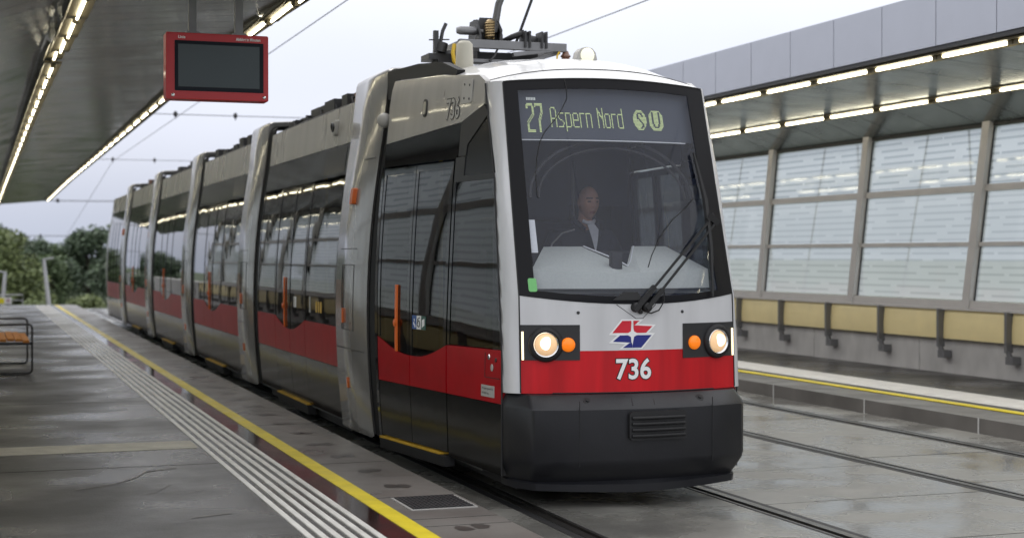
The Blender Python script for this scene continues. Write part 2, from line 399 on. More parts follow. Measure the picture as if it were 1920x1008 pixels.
# ================================================================== SETTING: ground, track, platforms
Y0, Y1 = -14.0, 49.6          # the level part of the stop; beyond Y1 the deck runs downhill
PROF = [(Y0, 0), (Y1, 0), (54, -.12), (62, -.7), (80, -2.6), (120, -6.9)]
def deck(x0, x1, z, name, m, y0=Y0, thick=.5, ymax=120):
    mb = MB(); pr = [(max(a, y0), b) for a, b in PROF if a <= ymax]
    n = len(pr); vs = []
    for y, dz in pr: vs += [(x0, y, z+dz), (x1, y, z+dz), (x0, y, z+dz-thick), (x1, y, z+dz-thick)]
    fs = []
    for i in range(n-1):
        a = i*4; b = a+4
        fs += [(a, a+1, b+1, b), (a+2, b+2, b+3, a+3), (a, b, b+2, a+2), (a+1, a+3, b+3, b+1)]
    fs += [(0, 2, 3, 1), (n*4-4, n*4-3, n*4-1, n*4-2)]
    mb.add(vs, fs); return tag(mb.build(name, m), kind='structure')
g = MB(); g.box(-1500, 1500, -1500, 3000, -8, -7)
tag(g.build('ground', mat('far_meadow', (.05, .075, .03), .9, var=.3, vscale=.05)), kind='structure')
deck(-.12, 2.40, .15, 'platform', M['platform'], thick=1.0)
deck(2.40, 2.95, .15, 'platform_edge', M['edge'], thick=.9)
deck(2.95, 9.05, -.04, 'track_bed', M['gap'], thick=.8)
deck(9.05, 9.62, .146, 'kerb', M['kerb'], thick=.9)
deck(9.62, 12.6, .15, 'platform.001', M['platform'], thick=1.0)
# slabs of the track, between the rails
RX = (3.50, 5.00, 6.955, 8.42)
mb = MB()
cols = [(2.955, 3.405), (3.60, 4.90), (5.10, 6.86), (7.05, 8.325), (8.515, 9.045)]
offs = [.0, .0, -.02, -1.1, -.6]
for (a, b), o in zip(cols, offs):
    y = 9.36 - 1.475*16 + o
    while y < Y1:
        y2 = min(y+1.475, Y1+.3)
        mb.box(a, b, y+.009, y2-.009, -.06, 0 + random.uniform(-.0015, .0015)); y = y2
tag(mb.build('track_slabs', M['slab'], bevel=0), kind='structure')
mb = MB()
mb.add([(2.96, Y1, 0), (9.04, Y1, 0), (9.04, 54, -.11), (2.96, 54, -.11), (9.04, 62, -.68), (2.96, 62, -.68), (9.04, 80, -2.57), (2.96, 80, -2.57)],
       [(0, 1, 2, 3), (3, 2, 4, 5), (5, 4, 6, 7)])
tag(mb.build('track_slope', M['slab']), kind='structure')
# rails: grooved steel in black rubber
for i, x in enumerate(RX):
    s = 1 if i % 2 == 0 else -1     # groove lies on the inner side
    mb = MB()
    prof = [(-.095, -.035), (-.095, .002), (-.036, .002), (-.036, .006), (.022, .006), (.026, -.028), (.062, -.028), (.064, .003), (.080, .003), (.095, .002), (.095, -.035)]
    mats_ = [0, 0, 1, 1, 1, 2, 1, 1, 0, 0]
    pts = [(x+s*p[0], p[1]) for p in prof]
    for (a, b), mi in zip(zip(pts, pts[1:]), mats_):
        mb.add([(a[0], Y0, a[1]), (b[0], Y0, b[1]), (b[0], Y1, b[1]), (a[0], Y1, a[1])], [(0, 1, 2, 3)], mi)
    o = mb.build('tram_rail', [M['rubber'], M['steel'], M['rust']])
    tag(o, ['grooved rail between the near platform edge and the tram', 'grooved rail coming out from under the bumper of the tram',
            'nearer rail of the empty track beside the tram', 'rail of the empty track closest to the far kerb'][i], 'rail', 'tram rails')
# paint and tactile lines
def strip(name, x0, x1, z, m, y0=Y0, y1=Y1, th=.004, ext=None):
    mb = MB(); mb.box(x0, x1, y0, y1, z-.02, z+th); return tag(mb.build(name, m), kind='structure')
strip('granite_strip', 2.105, 2.286, .15, M['granite'])
strip('yellow_line', 2.286, 2.402, .15, M['lineyellow'], th=.008)
for k in range(6):
    x = 1.715 + k*.0745
    mb = MB(); y = Y0 + .5
    while y < Y1:
        mb.box(x, x+.036, y, min(y+1.193, Y1), .14, .157); y += 1.2
    tag(mb.build('tactile_stripe', M['tactile']), kind='structure')
mb = MB()
for k in range(6): mb.box(-.10, 1.69, 12.52+k*.085, 12.52+k*.085+.055, .14, .156)
tag(mb.build('tactile_crossing', mat('worn_tactile', (.50, .47, .38), .45, var=.15, vscale=5, world=True)), kind='structure')
mb = MB(); y = 6.35
while y < 48:                                             # paving joints of the near platform
    mb.box(-.10, 1.70, y, y+.010, .14, .1512); y += 5.2 if int(y*10) % 2 else 5.15
for y in (8.7, 14.0, 19.2, 24.4, 29.6): mb.box(2.41, 2.945, y, y+.008, .14, .1513)
for y in (11.25, 9.55, 8.45): mb.box(2.41, 2.945, y, y+.007, .14, .1514)
tag(mb.build('paving_joint', M['gap']), kind='structure')
mb = MB()                                                  # pale scratches and salt marks on the paving
random.seed(11)
for k in range(26):
    cx, cy = random.uniform(.1, 1.6), random.uniform(8.3, 34); ln = random.uniform(.1, .5); an = random.uniform(-.3, .5); wd = random.uniform(.004, .016)
    pts = []; 
    n = 7
    for i in range(n+1):
        f = i/n-.5; pts.append((cx+f*ln*math.cos(an)+random.uniform(-.01, .01), cy+f*ln*math.sin(an)*2+random.uniform(-.02, .02)))
    A = [(p[0], p[1]-wd*random.uniform(.2, 1.4), .1525) for p in pts]; B = [(p[0], p[1]+wd*random.uniform(.2, 1.4), .1525) for p in pts]
    mb.add(A+B, [(i, i+1, n+2+i, n+1+i) for i in range(n)])
for pl, wd in (([(.62, 10.55), (.9, 10.75), (1.05, 11.0), (1.15, 11.25), (1.38, 11.40)], .035), ([(.25, 10.5), (.45, 10.8)], .02), ([(1.2, 9.2), (1.33, 9.25), (1.45, 9.3)], .03), ([(1.0, 10.2), (1.1, 10.25), (1.25, 10.6)], .015)):
    A = [(p[0], p[1]-wd*random.uniform(.3, 1), .1526) for p in pl]; B = [(p[0], p[1]+wd*random.uniform(.3, 1), .1526) for p in pl]; n = len(pl)
    mb.add(A+B, [(i, i+1, n+1+i, n+i) for i in range(n-1)])
tag(mb.build('pale_scratches', mat('pale_scratch', (.17, .16, .15), .5, var=.4, vscale=20, world=True)), kind='structure')
mb = MB(); random.seed(4)                                  # oval damp spots on the edge slabs
y = 8.35
while y < 32:
    if not 8.95 < y < 9.55:
        for dx in (-.055, .045):
            c = (2.68+dx+random.uniform(-.012, .012), y+random.uniform(-.03, .03)); n = 14
            rr = [random.uniform(.75, 1.15) for _ in range(n)]
            mb.add([(c[0]+.052*rr[i]*math.cos(6.283*i/n), c[1]+.085*rr[i]*math.sin(6.283*i/n), .1527) for i in range(n)], [tuple(range(n))])
    y += .82
tag(mb.build('damp_spots', M['stain']), kind='structure')
t = thing('drain_grate', (2.72, 9.27, .15), 'dark steel drain grating set in the platform edge beside the yellow line', 'drain')
mb = MB(); mb.box(2.50, 2.925, 9.02, 9.52, .145, .1545); mb.build('frame', M['greyplate'], t)
mb = MB(); mb.box(2.515, 2.91, 9.035, 9.505, .147, .1560)
for k in range(14): mb.box(2.52+k*.028, 2.534+k*.028, 9.04, 9.5, .15, .1605)
for k in range(8): mb.box(2.52, 2.905, 9.06+k*.058, 9.072+k*.058, .15, .162)
mb.build('grating', M['darkmetal'], t)
# far platform bands
strip('yellow_line.001', 9.62, 9.74, .15, M['lineyellow'], th=.008)
strip('tactile_band', 9.90, 10.55, .15, mat('white_band', (.80, .80, .79), .45, var=.1, vscale=6, world=True))
mb = MB()
for x in [9.90+k*.055 for k in range(12)]: mb.box(x, x+.028, Y0, Y1, .15, .160)
tag(mb.build('tactile_ribs', M['tactile']), kind='structure')
mb = MB()
for y in [12.385+2.0*k for k in range(-10, 17)]: mb.box(9.044, 9.05, y-.009, y+.009, -.03, .15)
tag(mb.build('kerb_joints', mat('pale_mortar', (.5, .5, .48), .7)), kind='structure')

# ================================================================== SHELTERS (mirrored about the middle of the tracks)
XM = 6.0
def mirror(x, side): return x if side > 0 else 2*XM - x
def zoff(y, side):
    return 0.0 if side > 0 else interp([(10, -.03), (12, -.01), (14, .04), (16, .075), (18, .092), (22, .10), (33, .06), (45, .03), (59, -.09)], y)
def soff(x): return 3.812 - .088*(x-9.38) - (.27*(x-11.4) if x > 11.4 else 0)
SY1 = 59.4
PS = 2.78; POST0 = 16.82 - PS*8
def shelter(side):
    far = side > 0; SY0 = 4.0 if far else 9.0      # the near canopy begins just in front of the camera
    mx = lambda x: mirror(x, side)
    # ---- canopy
    t = thing('platform_canopy', (mx(11), 20, 3.6), 'flat canopy with lavender grey fascia panels over the far platform' if far else
              'dark metal canopy with ribbed soffit over the near platform', 'canopy', 'platform canopies')
    mb = MB(); y = SY0; st = .45 if not far else .9
    while y < SY1:
        y2 = min(y+st, SY1); g_ = .006
        za, zb = zoff(y, side), zoff(y2, side)
        for xa, xb in ((9.50, 11.4), (11.4, 12.22)):
            A = [(mx(xa), y+g_, soff(xa)+za), (mx(xb), y+g_, soff(xb)+za), (mx(xb), y2-g_, soff(xb)+zb), (mx(xa), y2-g_, soff(xa)+zb)]
            B = [(p[0], p[1], p[2]+.05) for p in A]
            mb.add(A+B, [(0, 1, 2, 3), (7, 6, 5, 4), (0, 4, 5, 1), (1, 5, 6, 2), (2, 6, 7, 3), (3, 7, 4, 0)])
        y = y2
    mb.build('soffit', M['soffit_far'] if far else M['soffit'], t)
    mb = MB(); y = 13.545 - 22
    while y < SY0-.5: y += 1
    while y < SY1:
        za = zoff(y, side)
        mb.box(min(mx(9.36), mx(9.42)), max(mx(9.36), mx(9.42)), y+.006, y+.994, 3.862+za, 4.42+za); y += 1.0
    mb.build('fascia', M['fascia'], t)
    mb = MB(); ys = [SY0, 12, 14, 16, 18, 22, 33, 45, SY1]
    for a, b in zip(ys, ys[1:]):
        for (xa, xb, z0, z1) in ((9.425, 12.5, 3.93, 4.40), (9.37, 9.42, 3.815, 3.856), ):
            vs = []
            for yy in (a, b):
                for zz in (z0, z1):
                    for xx in (xa, xb): vs.append((mx(xx), yy, zz+zoff(yy, side)))
            mb.add(vs, [(0, 1, 3, 2), (4, 6, 7, 5), (0, 4, 5, 1), (2, 3, 7, 6), (0, 2, 6, 4), (1, 5, 7, 3)])
    mb.build('roof', M['header'], t)
    # ---- fluorescent tubes in two rows
    rows = [(9.52, 12.478-.0, 'outer'), (11.25, 15.081, 'inner')]
    for x, yref, nm in rows:
        lab = {(True, 'outer'): 'lit fluorescent tube in the row just under the lavender fascia', (True, 'inner'): 'lit fluorescent tube in the inner row above the glass wall',
               (False, 'outer'): 'lit tube in the light strip along the outer edge of the near canopy', (False, 'inner'): 'lit tube in the light strip across the middle of the near soffit'}[(far, nm)]
        grp = lab.replace('lit fluorescent tube', 'fluorescent tubes').replace('lit tube', 'tubes')
        L_ = thing('fluorescent_light', (mx(x), yref, soff(x)), lab, 'light', grp)
        mb = MB(); mb.tube([(mx(x), yref+(.09 if far else .14), soff(x)-.030), (mx(x), yref+(1.16 if far else 1.10), soff(x)-.030)], .016 if far else .0115, 8); mb.build('tube', M['tube'], L_)
        mb = MB(); sgn = 1
        mb.box(mx(x)-.085, mx(x)+.085, yref, yref+1.246, soff(x)-.008, soff(x)+.012)
        mb.box(mx(x)-.022, mx(x)+.022, yref+.01, yref+.085, soff(x)-.05, soff(x)-.008); mb.box(mx(x)-.022, mx(x)+.022, yref+1.165, yref+1.24, soff(x)-.05, soff(x)-.008)
        xi = x+.075
        mb.add([(mx(xi), yref, soff(x)-.004), (mx(xi), yref+1.246, soff(x)-.004), (mx(xi+.03), yref+1.246, soff(x)-.045), (mx(xi+.03), yref, soff(x)-.045),
                (mx(xi+.006), yref, soff(x)-.004), (mx(xi+.006), yref+1.246, soff(x)-.004), (mx(xi+.036), yref+1.246, soff(x)-.045), (mx(xi+.036), yref, soff(x)-.045)],
               [(0, 1, 2, 3), (7, 6, 5, 4), (0, 4, 5, 1), (1, 5, 6, 2), (2, 6, 7, 3), (3, 7, 4, 0)])
        mb.build('reflector', M['gold'], L_)
        lo, hi = (-12, 10) if far else (-12, 37)
        for k in range(lo, hi+1):
            if k == 0: continue
            yy = yref+1.25*k
            if yy > SY1-1.3 or yy < SY0: continue
            copy_tree(L_, (0, 1.25*k, zoff(yy, side)-zoff(yref, side)))
        L_.location.z += zoff(yref, side)
    # ---- glass wall
    t = thing('glass_wall', (mx(12.1), 20, 1.05), 'long wall of printed glass with slanting grey posts behind the far platform' if far else
              'printed glass wall with slanting posts behind the bench of the near platform', 'glass wall', 'glass walls')
    lean = lambda z: 12.1
    rake = lambda z: (1.05-z)*.185            # the posts rake along the track, tops towards the open end
    ys = [POST0+PS*k for k in range(0, 19)]
    ys = [y for y in ys if (y > 2 if far else y > 8)]
    for y in ys:
        mb = MB(); w_ = .075
        vs = []
        for z in (1.02, 3.46):
            for yy in (y-w_, y+w_):
                for xx in (lean(z)-.03, lean(z)+.10): vs.append((mx(xx), yy+rake(z), z))
        mb.add(vs, [(0, 1, 3, 2), (4, 6, 7, 5), (0, 4, 5, 1), (2, 3, 7, 6), (0, 2, 6, 4), (1, 5, 7, 3)])
        vs = []
        for z in (1.02, 3.33):
            for yy in (y-.085, y-w_-.002):
                for xx in (lean(z)+.03, lean(z)+.09): vs.append((mx(xx), yy+rake(z), z))
        mb.add(vs, [(0, 1, 3, 2), (4, 6, 7, 5), (0, 4, 5, 1), (2, 3, 7, 6), (0, 2, 6, 4), (1, 5, 7, 3)], 1)
        mb.build('post', [M['post'], M['rubber']], t, bevel=.006)
    mb = MB(); a, b = ys[0], ys[-1]
    for zc, h, dx in ((1.06, .11, .02), (1.845, .055, .05), (2.56, .085, .05)):
        mb.obox((mx(lean(zc)+dx), a, zc), (mx(lean(zc)+dx), b, zc), .06, h)
    mb.obox((mx(lean(1.0)-.02), a, 1.005), (mx(lean(1.0)-.02), b, 1.005), .14, .03)
    mb.build('transom', M['post'], t)
    mb = MB(); mb.obox((mx(12.20), a, 3.41), (mx(12.20), b, 3.41), .14, .15); mb.build('header_beam', M['header'], t)
    for y in ys[:-1]:
        for z0, z1 in ((1.12, 1.82), (1.87, 2.52), (2.60, 3.335)):
            mb = MB(); vs = []
            for z in (z0, z1):
                for yy in (y+.07, y+PS-.07): vs.append((mx(lean(z)+.06), yy+rake(z), z))
            mb.add(vs, [(0, 1, 3, 2)]); mb.build('glass_pane', M['printed'], t)
    if far:
        mb = MB()
        for y in ys[:-1]:
            mb.tube([(mx(12.62), y+.5, 1.0), (mx(12.7), y+.8, 3.5)], .016, 6); mb.tube([(mx(12.62), y+2.3, 1.0), (mx(12.7), y+1.7, 3.5)], .016, 6)
        mb.build('brace', M['darkmetal'], t)
    # ---- low concrete parapet and padded cream rail
    mb = MB()
    y = SY0
    while y < SY1: mb.box(min(mx(12.12), mx(12.6)), max(mx(12.12), mx(12.6)), y+.006, min(y+2.77, SY1), -.5, .985); y += 2.78
    tag(mb.build('parapet_wall', M['concrete']), 'low bare concrete wall below the cream panels of the far platform' if far else 'low bare concrete wall behind the bench', 'wall', 'parapet walls')
    t = thing('leaning_rail', (mx(12.0), 20, .8), 'long cream rail on dark brackets along the far concrete wall' if far else 'long cream rail on dark brackets behind the wooden bench', 'rail', 'leaning rails')
    bys = [15.84+1.414*k for k in range(-8, 22)]
    bys = [y for y in bys if y > 6]
    for a, b in zip(bys, bys[1:]):
        mb = MB(); n = 6
        prof = [(12.035-.012*math.sin(math.pi*i/n)**.8+.02*(i/n), .61+.38*i/n) for i in range(n+1)]
        vs = [(mx(p[0]), yy, p[1]) for yy in (a+.03, b-.03) for p in prof] + [(mx(12.10), yy, z) for yy in (a+.03, b-.03) for z in (.61, .99)]
        fs = [(i, i+1, n+2+i, n+1+i) for i in range(n)]
        q = 2*n+2; fs += [tuple(range(n+1))+(q+1, q), tuple(range(n+1, 2*n+2))+(q+3, q+2), (0, q, q+2, n+1), (n, 2*n+1, q+3, q+1)]
        mb.add(vs, fs, 0, False); mb.build('cream_panel', M['cream'], t)
    for y in bys:
        mb = MB()
        mb.box(min(mx(11.955), mx(12.06)), max(mx(11.955), mx(12.06)), y-.022, y+.022, .50, 1.0)
        mb.obox((mx(12.0), y, .52), (mx(12.02), y-.03, .40), .07, .05); mb.box(min(mx(11.99), mx(12.118)), max(mx(11.99), mx(12.118)), y-.10, y+.045, .355, .455)
        mb.build('bracket', M['bracket'], t, bevel=.006)
    return
shelter(1)
shelter(-1)

# ================================================================== TRAM
XC = 4.255
TL, TG = 'silver and red articulated city tram with its headlights lit', 'tram'
tram = thing('tram', (XC, 9.4, 0), TL, TG)
YCt = [(1.42, 9.555), (2.94, 10.10)]; BUt = [(.75, .165), (1.42, .20), (2.94, .10)]; WFt = [(1.42, .80), (2.94, .765)]
HEt = [(.77, .885), (1.06, .88), (2.25, .855), (2.92, .835)]; YEt = [(.77, 9.85), (1.06, 9.865), (2.25, 10.10), (2.92, 10.36)]
def fp(s, z, off=0.):
    """front face: s = metres across from the centre line, z = height, off = forwards"""
    return (XC+s, interp(YCt, z)+interp(BUt, z)*(s/interp(WFt, z))**2-off, z)
HC = 1.704
def barrel(z):
    """half width of the tram: widest near the waist, leaning in towards the roof"""
    return 1.178 - .0656*(min(z, 2.68)-1.2)**2 - (max(0, z-2.68))*.11
def sp(sd):
    """side of the cab, tapering towards the nose; heights given as they measure on the mean plane"""
    def f(y, z, off=0.):
        ye = interp(YEt, z); t_ = max(0, (12.2-y)/(12.2-ye)); h0 = 1.16+(interp(HEt, z)-1.16)*t_
        br_ = 1.165+(barrel(z)-1.165)*.72; hw = br_+(interp(HEt, z)-br_)*t_
        if z > 2.95: hw -= (z-2.95)*.3
        return (XC+sd*(hw+off), y, HC+(z-HC)*(XC-hw)/(XC-h0))
    f.curved = 2; return f
def flat(sd):
    def f(y, z, off=0.):
        hw = barrel(z)
        return (XC+sd*(hw+off), y, HC+(z-HC)*(XC-hw)/(XC-1.16))
    f.curved = 1; return f
zb = lambda s: 1.372+.06*(s/.8)**2
zt = lambda s: 2.952-.035*(s/.765)**2
# ---- front: painted face
mb = MB()
mb.grid(lambda u, v: fp(-.80+1.60*u, .775+(1.06-.775)*v), 24, 4, 0)
mb.grid(lambda u, v: (lambda s: fp(s, 1.06+(zb(s)-1.06)*v))(-.80+1.60*u), 24, 6, 1)
o = mb.build('front_panel', [M['red_front'], M['white']], tram)
mb = MB()
for s in (-.429, .331): mb.lathe(fp(s, 1.317, -.01), (0, -1, 0), [(.011, 0), (.011, .014), (.006, .017)], 10)
mb.tube([fp(-.6+1.2*i/8, .777, .001) for i in range(9)], .004, 5)
mb.tube([fp(-.17, 1.37, .002), fp(-.03, 1.275, .002), fp(.02, 1.275, .002), fp(.12, 1.37, .002)], .002, 4)
mb.build('bolt', M['darkmetal'], o)
# ---- A pillars and roof
def pillar(sd, mb, flip=False, rev=None):
    def f(u, v):
        z = .775+(2.925-.775)*v
        wz, he, ye = interp(WFt, z), interp(HEt, z), interp(YEt, z)
        fy = interp(YCt, z)+interp(BUt, z)
        x = wz+(he-wz)*u; y = fy+(ye-fy)*u
        k = math.sin(math.pi*u)*.022
        p = (XC+sd*(x+k*.8), y-k*.7, z)
        return p
    mb.grid(f, 6, 24, 0)
for sd in (-1, 1):
    mb = MB(); pillar(sd, mb)
    mb.grid(lambda u, v: (lambda z: (XC+sd*(interp(HEt, z)-.05*u), interp(YEt, z)+.01*u, z))(.775+2.15*v), 1, 12, 0)
    mb.build('corner_pillar', M['white'], tram, autos=40)
RFY = [(0, 0), (.08, .12), (.25, .55), (.5, 1.1), (1, 2.15)]
RZc = [(0, 2.953), (.08, 3.03), (.25, 3.155), (.5, 3.22), (1, 3.26)]
RZe = [(0, 2.918), (.08, 2.935), (.25, 2.99), (.5, 3.06), (1, 3.125)]
def roofpt(u, v):
    a = 2*u-1; y0 = 10.10+.10*a*a
    if abs(a) > .92: y0 += (abs(a)-.92)/.08*.15
    yy = y0+(12.25-y0)*interp([(0, 0), (.08, .06), (.25, .24), (.5, .5), (1, 1)], v)
    ye = interp(YEt, 2.92); t_ = max(0, min(1, (12.2-yy)/(12.2-ye))); W = 1.01+(.825-1.01)*t_
    ze, zc = interp(RZe, v), interp(RZc, v)
    return (XC+a*W, yy, ze+(zc-ze)*(1-abs(a)**2.4))
mb = MB(); mb.grid(roofpt, 40, 30, 0)
mb.build('cab_roof', mat('white_roof_paint', (.70, .70, .70), .22, 0, .6, var=.04), tram)
mb = MB(); mb.tube([Vector(roofpt(i/40, .09))+Vector((0, 0, .001)) for i in range(41)], .003, 5)
mb.tube([Vector(fp(-.765+1.53*i/24, zt(-.765+1.53*i/24), .004)) for i in range(25)], .006, 5)
for sd in (-1, 1):
    mb.tube([(XC+sd*(interp(WFt, z)+.001), interp(YCt, z)+interp(BUt, z)-.002, z) for z in [.78+2.13*i/20 for i in range(21)]], .005, 5)
    mb.tube([(XC+sd*(interp(HEt, z)+.004), interp(YEt, z)+.004, z) for z in [.2+2.72*i/20 for i in range(21)]], .006, 5)
mb.build('panel_seal', M['rubber'], tram)
# ---- windscreen
def wsp(u, v, off=0.):
    s0 = (2*u-1); z = 1.4+1.53*v
    s = s0*interp(WFt, z); z = zb(s)+(zt(s)-zb(s))*v; return fp(s0*interp(WFt, z), z, off)
mb = MB(); mb.grid(lambda u, v: wsp(.02+.96*u, .015+.97*v, 0), 24, 24); ws = mb.build('windscreen', M['shield'], tram)
mb = MB()
for (ua, ub, va, vb) in ((0, .062, 0, 1), (.912, 1, 0, 1), (.062, .912, 0, .032), (.062, .912, .955, 1)):
    mb.grid(lambda u, v: wsp(ua+(ub-ua)*u, va+(vb-va)*v, .004), 12 if ub-ua > .5 else 3, 16 if vb-va > .5 else 2)
    mb.grid(lambda u, v: wsp(ua+(ub-ua)*u, va+(vb-va)*v, -.012), 12 if ub-ua > .5 else 3, 16 if vb-va > .5 else 2)
mb.build('black_border', mat('frit_black', (.008, .008, .010), .35, spec=.15), ws)
# ---- destination display
dt = MB()
def dispt(s, z, off=-.055): return fp(s, z, off)
mb = MB(); mb.grid(lambda u, v: dispt(-.69+1.36*u, 2.515+(2.89-2.515)*v, -.060), 12, 6); mb.grid(lambda u, v: dispt(-.69+1.36*u, 2.515+.375*v, -.16), 12, 6)
dsp = mb.build('destination_display', M['dispback'], tram)
PX = .0083
def dot(s, z):
    q = .0034; dt.add([dispt(s-q, z-q), dispt(s+q, z-q), dispt(s+q, z+q), dispt(s-q, z+q)], [(0, 1, 2, 3)])
def raster(polys):
    on = set()
    for pl in polys:
        for (x0, y0), (x1, y1) in zip(pl, pl[1:]):
            n = max(abs(x1-x0), abs(y1-y0), 1)
            for i in range(n+1): on.add((round(x0+(x1-x0)*i/n), round(y0+(y1-y0)*i/n)))
    return on
G = {'A': (6, [[(0, 0), (0, 12), (1, 14), (4, 14), (5, 12), (5, 0)], [(0, 6), (5, 6)]]),
     's': (6, [[(0, 0), (4, 0), (5, 2), (5, 3), (0, 7), (0, 8), (1, 10), (5, 10)]]),
     'p': (6, [[(0, -3), (0, 10), (4, 10), (5, 9), (5, 1), (4, 0), (0, 0)]]),
     'e': (6, [[(5, 0), (1, 0), (0, 1), (0, 9), (1, 10), (4, 10), (5, 9), (5, 5), (0, 5)]]),
     'r': (5, [[(0, 0), (0, 10)], [(0, 9), (2, 10), (4, 10)]]),
     'n': (6, [[(0, 0), (0, 10)], [(0, 9), (2, 10), (4, 10), (5, 9), (5, 0)]]),
     'N': (6, [[(0, 0), (0, 14)], [(0, 13), (5, 7)], [(0, 12), (5, 6)], [(5, 0), (5, 14)]]),
     'o': (6, [[(1, 0), (4, 0), (5, 1), (5, 9), (4, 10), (1, 10), (0, 9), (0, 1), (1, 0)]]),
     'd': (6, [[(5, 0), (5, 14)], [(5, 0), (1, 0), (0, 1), (0, 9), (1, 10), (5, 10)]])}
sx = -.441
base = 2.603; ZP = .0098
for ch, adv in zip('Aspern Nord', (1.25,)*11):
    if ch == ' ': sx += PX*4.2; continue
    wd, pl = G[ch]
    for (a, b) in raster(pl): dot(sx+a*PX*.86, base+b*ZP)
    sx += PX*(wd*.86+1.15)
for k, pl in enumerate(([[(0, 18), (1, 20), (6, 20), (7, 18), (7, 12), (1, 6), (0, 5), (0, 0), (7, 0)], [(1, 19), (1, 17)], [(6, 19), (6, 13), (0, 7)], [(1, 5), (1, 0)], [(0, 1), (7, 1)], [(0, 17), (1, 17)], [(1, 19), (6, 19)]],
                        [[(0, 20), (7, 20), (7, 13), (4, 8), (4, 0)], [(0, 19), (6, 19), (6, 14), (3, 9), (3, 0)], [(0, 18), (0, 20)], [(5, 13), (5, 0)][:1]*2])):
    for (a, b) in raster(pl): dot(-.606+k*.060+a*.0066, 2.566+b*.0100)
smask = set()
for (a, b) in raster([[(9, 10), (8, 12), (5, 12), (4, 10), (4, 8), (6, 7), (8, 5), (9, 4), (9, 2), (7, 1)]]): smask |= {(a, b), (a+1, b)}
for a in range(14):
    for b in range(15):
        if ((a-6.5)/7)**2+((b-7)/7.6)**2 <= 1 and (a, b) not in smask: dot(.176+a*PX*.93, 2.598+b*ZP)
um = raster([[(3, 13), (3, 5), (4, 3), (6, 2), (8, 2), (10, 3), (11, 5), (11, 13)]]); um |= {(a+1, b) for a, b in um if a < 6} | {(a-1, b) for a, b in um if a > 7}
for a in range(15):
    for b in range(15):
        if abs((a-7)/7.4)**3.2+abs((b-7)/7.5)**3.2 <= 1 and (a, b) not in um: dot(.306+a*PX*.93, 2.598+b*ZP)
o = dt.build('lit_lettering', M['dots'], dsp)
mb = MB()
for k in range(6): mb.add([dispt(-.60+k*.011, 2.792), dispt(-.592+k*.011, 2.792), dispt(-.592+k*.011, 2.812), dispt(-.60+k*.011, 2.812)], [(0, 1, 2, 3)])
mb.build('route_bar', M['dotbar'], dsp)
mb = MB(); mb.tube([fp(-.70+1.27*i/10, 2.505, -.03) for i in range(11)], .0045, 6); mb.build('blind_rail', M['printwhite'], tram)
# dark arched tubes under the display, standing in for a windscreen reflection
mb = MB()
for rr, k in ((0, .015), (.06, .01)):
    mb.tube([fp(.0+(.62-rr)*math.cos(a_), 2.10+(.42-rr)*math.sin(a_), -.14) for a_ in [math.pi*i/24 for i in range(25)]], k, 6)
mb.build('reflection_arch', M['rubber'], tram)
# ---- headlight panels
def rrect(s0, s1, z0, z1, r, n=4):
    pts = []
    for cx, cz, a0 in ((s1-r, z1-r, 0), (s0+r, z1-r, 90), (s0+r, z0+r, 180), (s1-r, z0+r, 270)):
        for i in range(n+1): a_ = R(a0+90*i/n); pts.append((cx+r*math.cos(a_), cz+r*math.sin(a_)))
    return pts
def facepatch(mb, s0, s1, z0, z1, off, mi=0, nu=6, nv=3):
    mb.grid(lambda u, v: fp(s0+(s1-s0)*u, z0+(z1-z0)*v, off), nu, nv, mi)
    A = [fp(s0+(s1-s0)*i/nu, z, off) for z in (z0, z1) for i in range(nu+1)]; B = [fp(s0+(s1-s0)*i/nu, z, 0) for z in (z0, z1) for i in range(nu+1)]
    mb.add(A+B, [(i, i+1, 2*nu+3+i, 2*nu+2+i) for i in range(nu)]+[(nu+1+i, nu+2+i, 3*nu+4+i, 3*nu+3+i) for i in range(nu)]+[(0, nu+1, 3*nu+3, 2*nu+2), (nu, 2*nu+1, 4*nu+3, 3*nu+2)], mi)
for sd, s_in, sl in ((-1, -.420, -.640), (1, .335, .628)):
    mb = MB(); a, b = sorted((s_in, sd*.797)); facepatch(mb, a, b, .998, 1.235, .005)
    hp = mb.build('headlight_panel', mat('lamp_panel', (.018, .018, .02), .4), tram)
    c = Vector(fp(sl, 1.104, .0)); ax = Vector((sd*.25, -1, 0)).normalized()
    mb = MB()
    mb.lathe(c, ax, [(.118, -.02), (.118, .02), (.108, .034), (.092, .036), (.088, .015)], 32, 0); mb.build('lamp_bezel', M['rubber'], hp)
    mb = MB(); mb.lathe(c, ax, [(.087, .0), (.090, .030), (.084, .036), (.074, .030), (.05, .012)], 32, 0); mb.build('chrome_ring', M['chrome'], hp)
    mb = MB(); prof = [(.074, .026), (.068, .036), (.052, .044), (.03, .048), (.002, .050)]; mb.lathe(c, ax, prof, 28, 0)
    hl = mb.build('headlight', M['lampsoft'], hp)
    mb = MB(); mb.ball(c+ax*.044+Vector((-.006*sd, 0, .008)), (.050, .012, .046), 10); mb.build('bulb_glow', M['lampon'], hp)
    ci = Vector(fp(-.498 if sd < 0 else .428, 1.102, .004)); ax2 = Vector((sd*.2, -1, 0))
    mb = MB(); mb.lathe(ci, ax2, [(.048, 0), (.048, .012), (.042, .022), (.025, .030), (.002, .033)], 24); mb.build('turn_signal', M['amberlit'], hp)
    mb = MB(); mb.obox(fp(sd*.786, 1.0, .008), fp(sd*.786, 1.19, .008), .012, .010, upv=(0, 1, 0)); mb.build('led_strip', M['led'], hp)
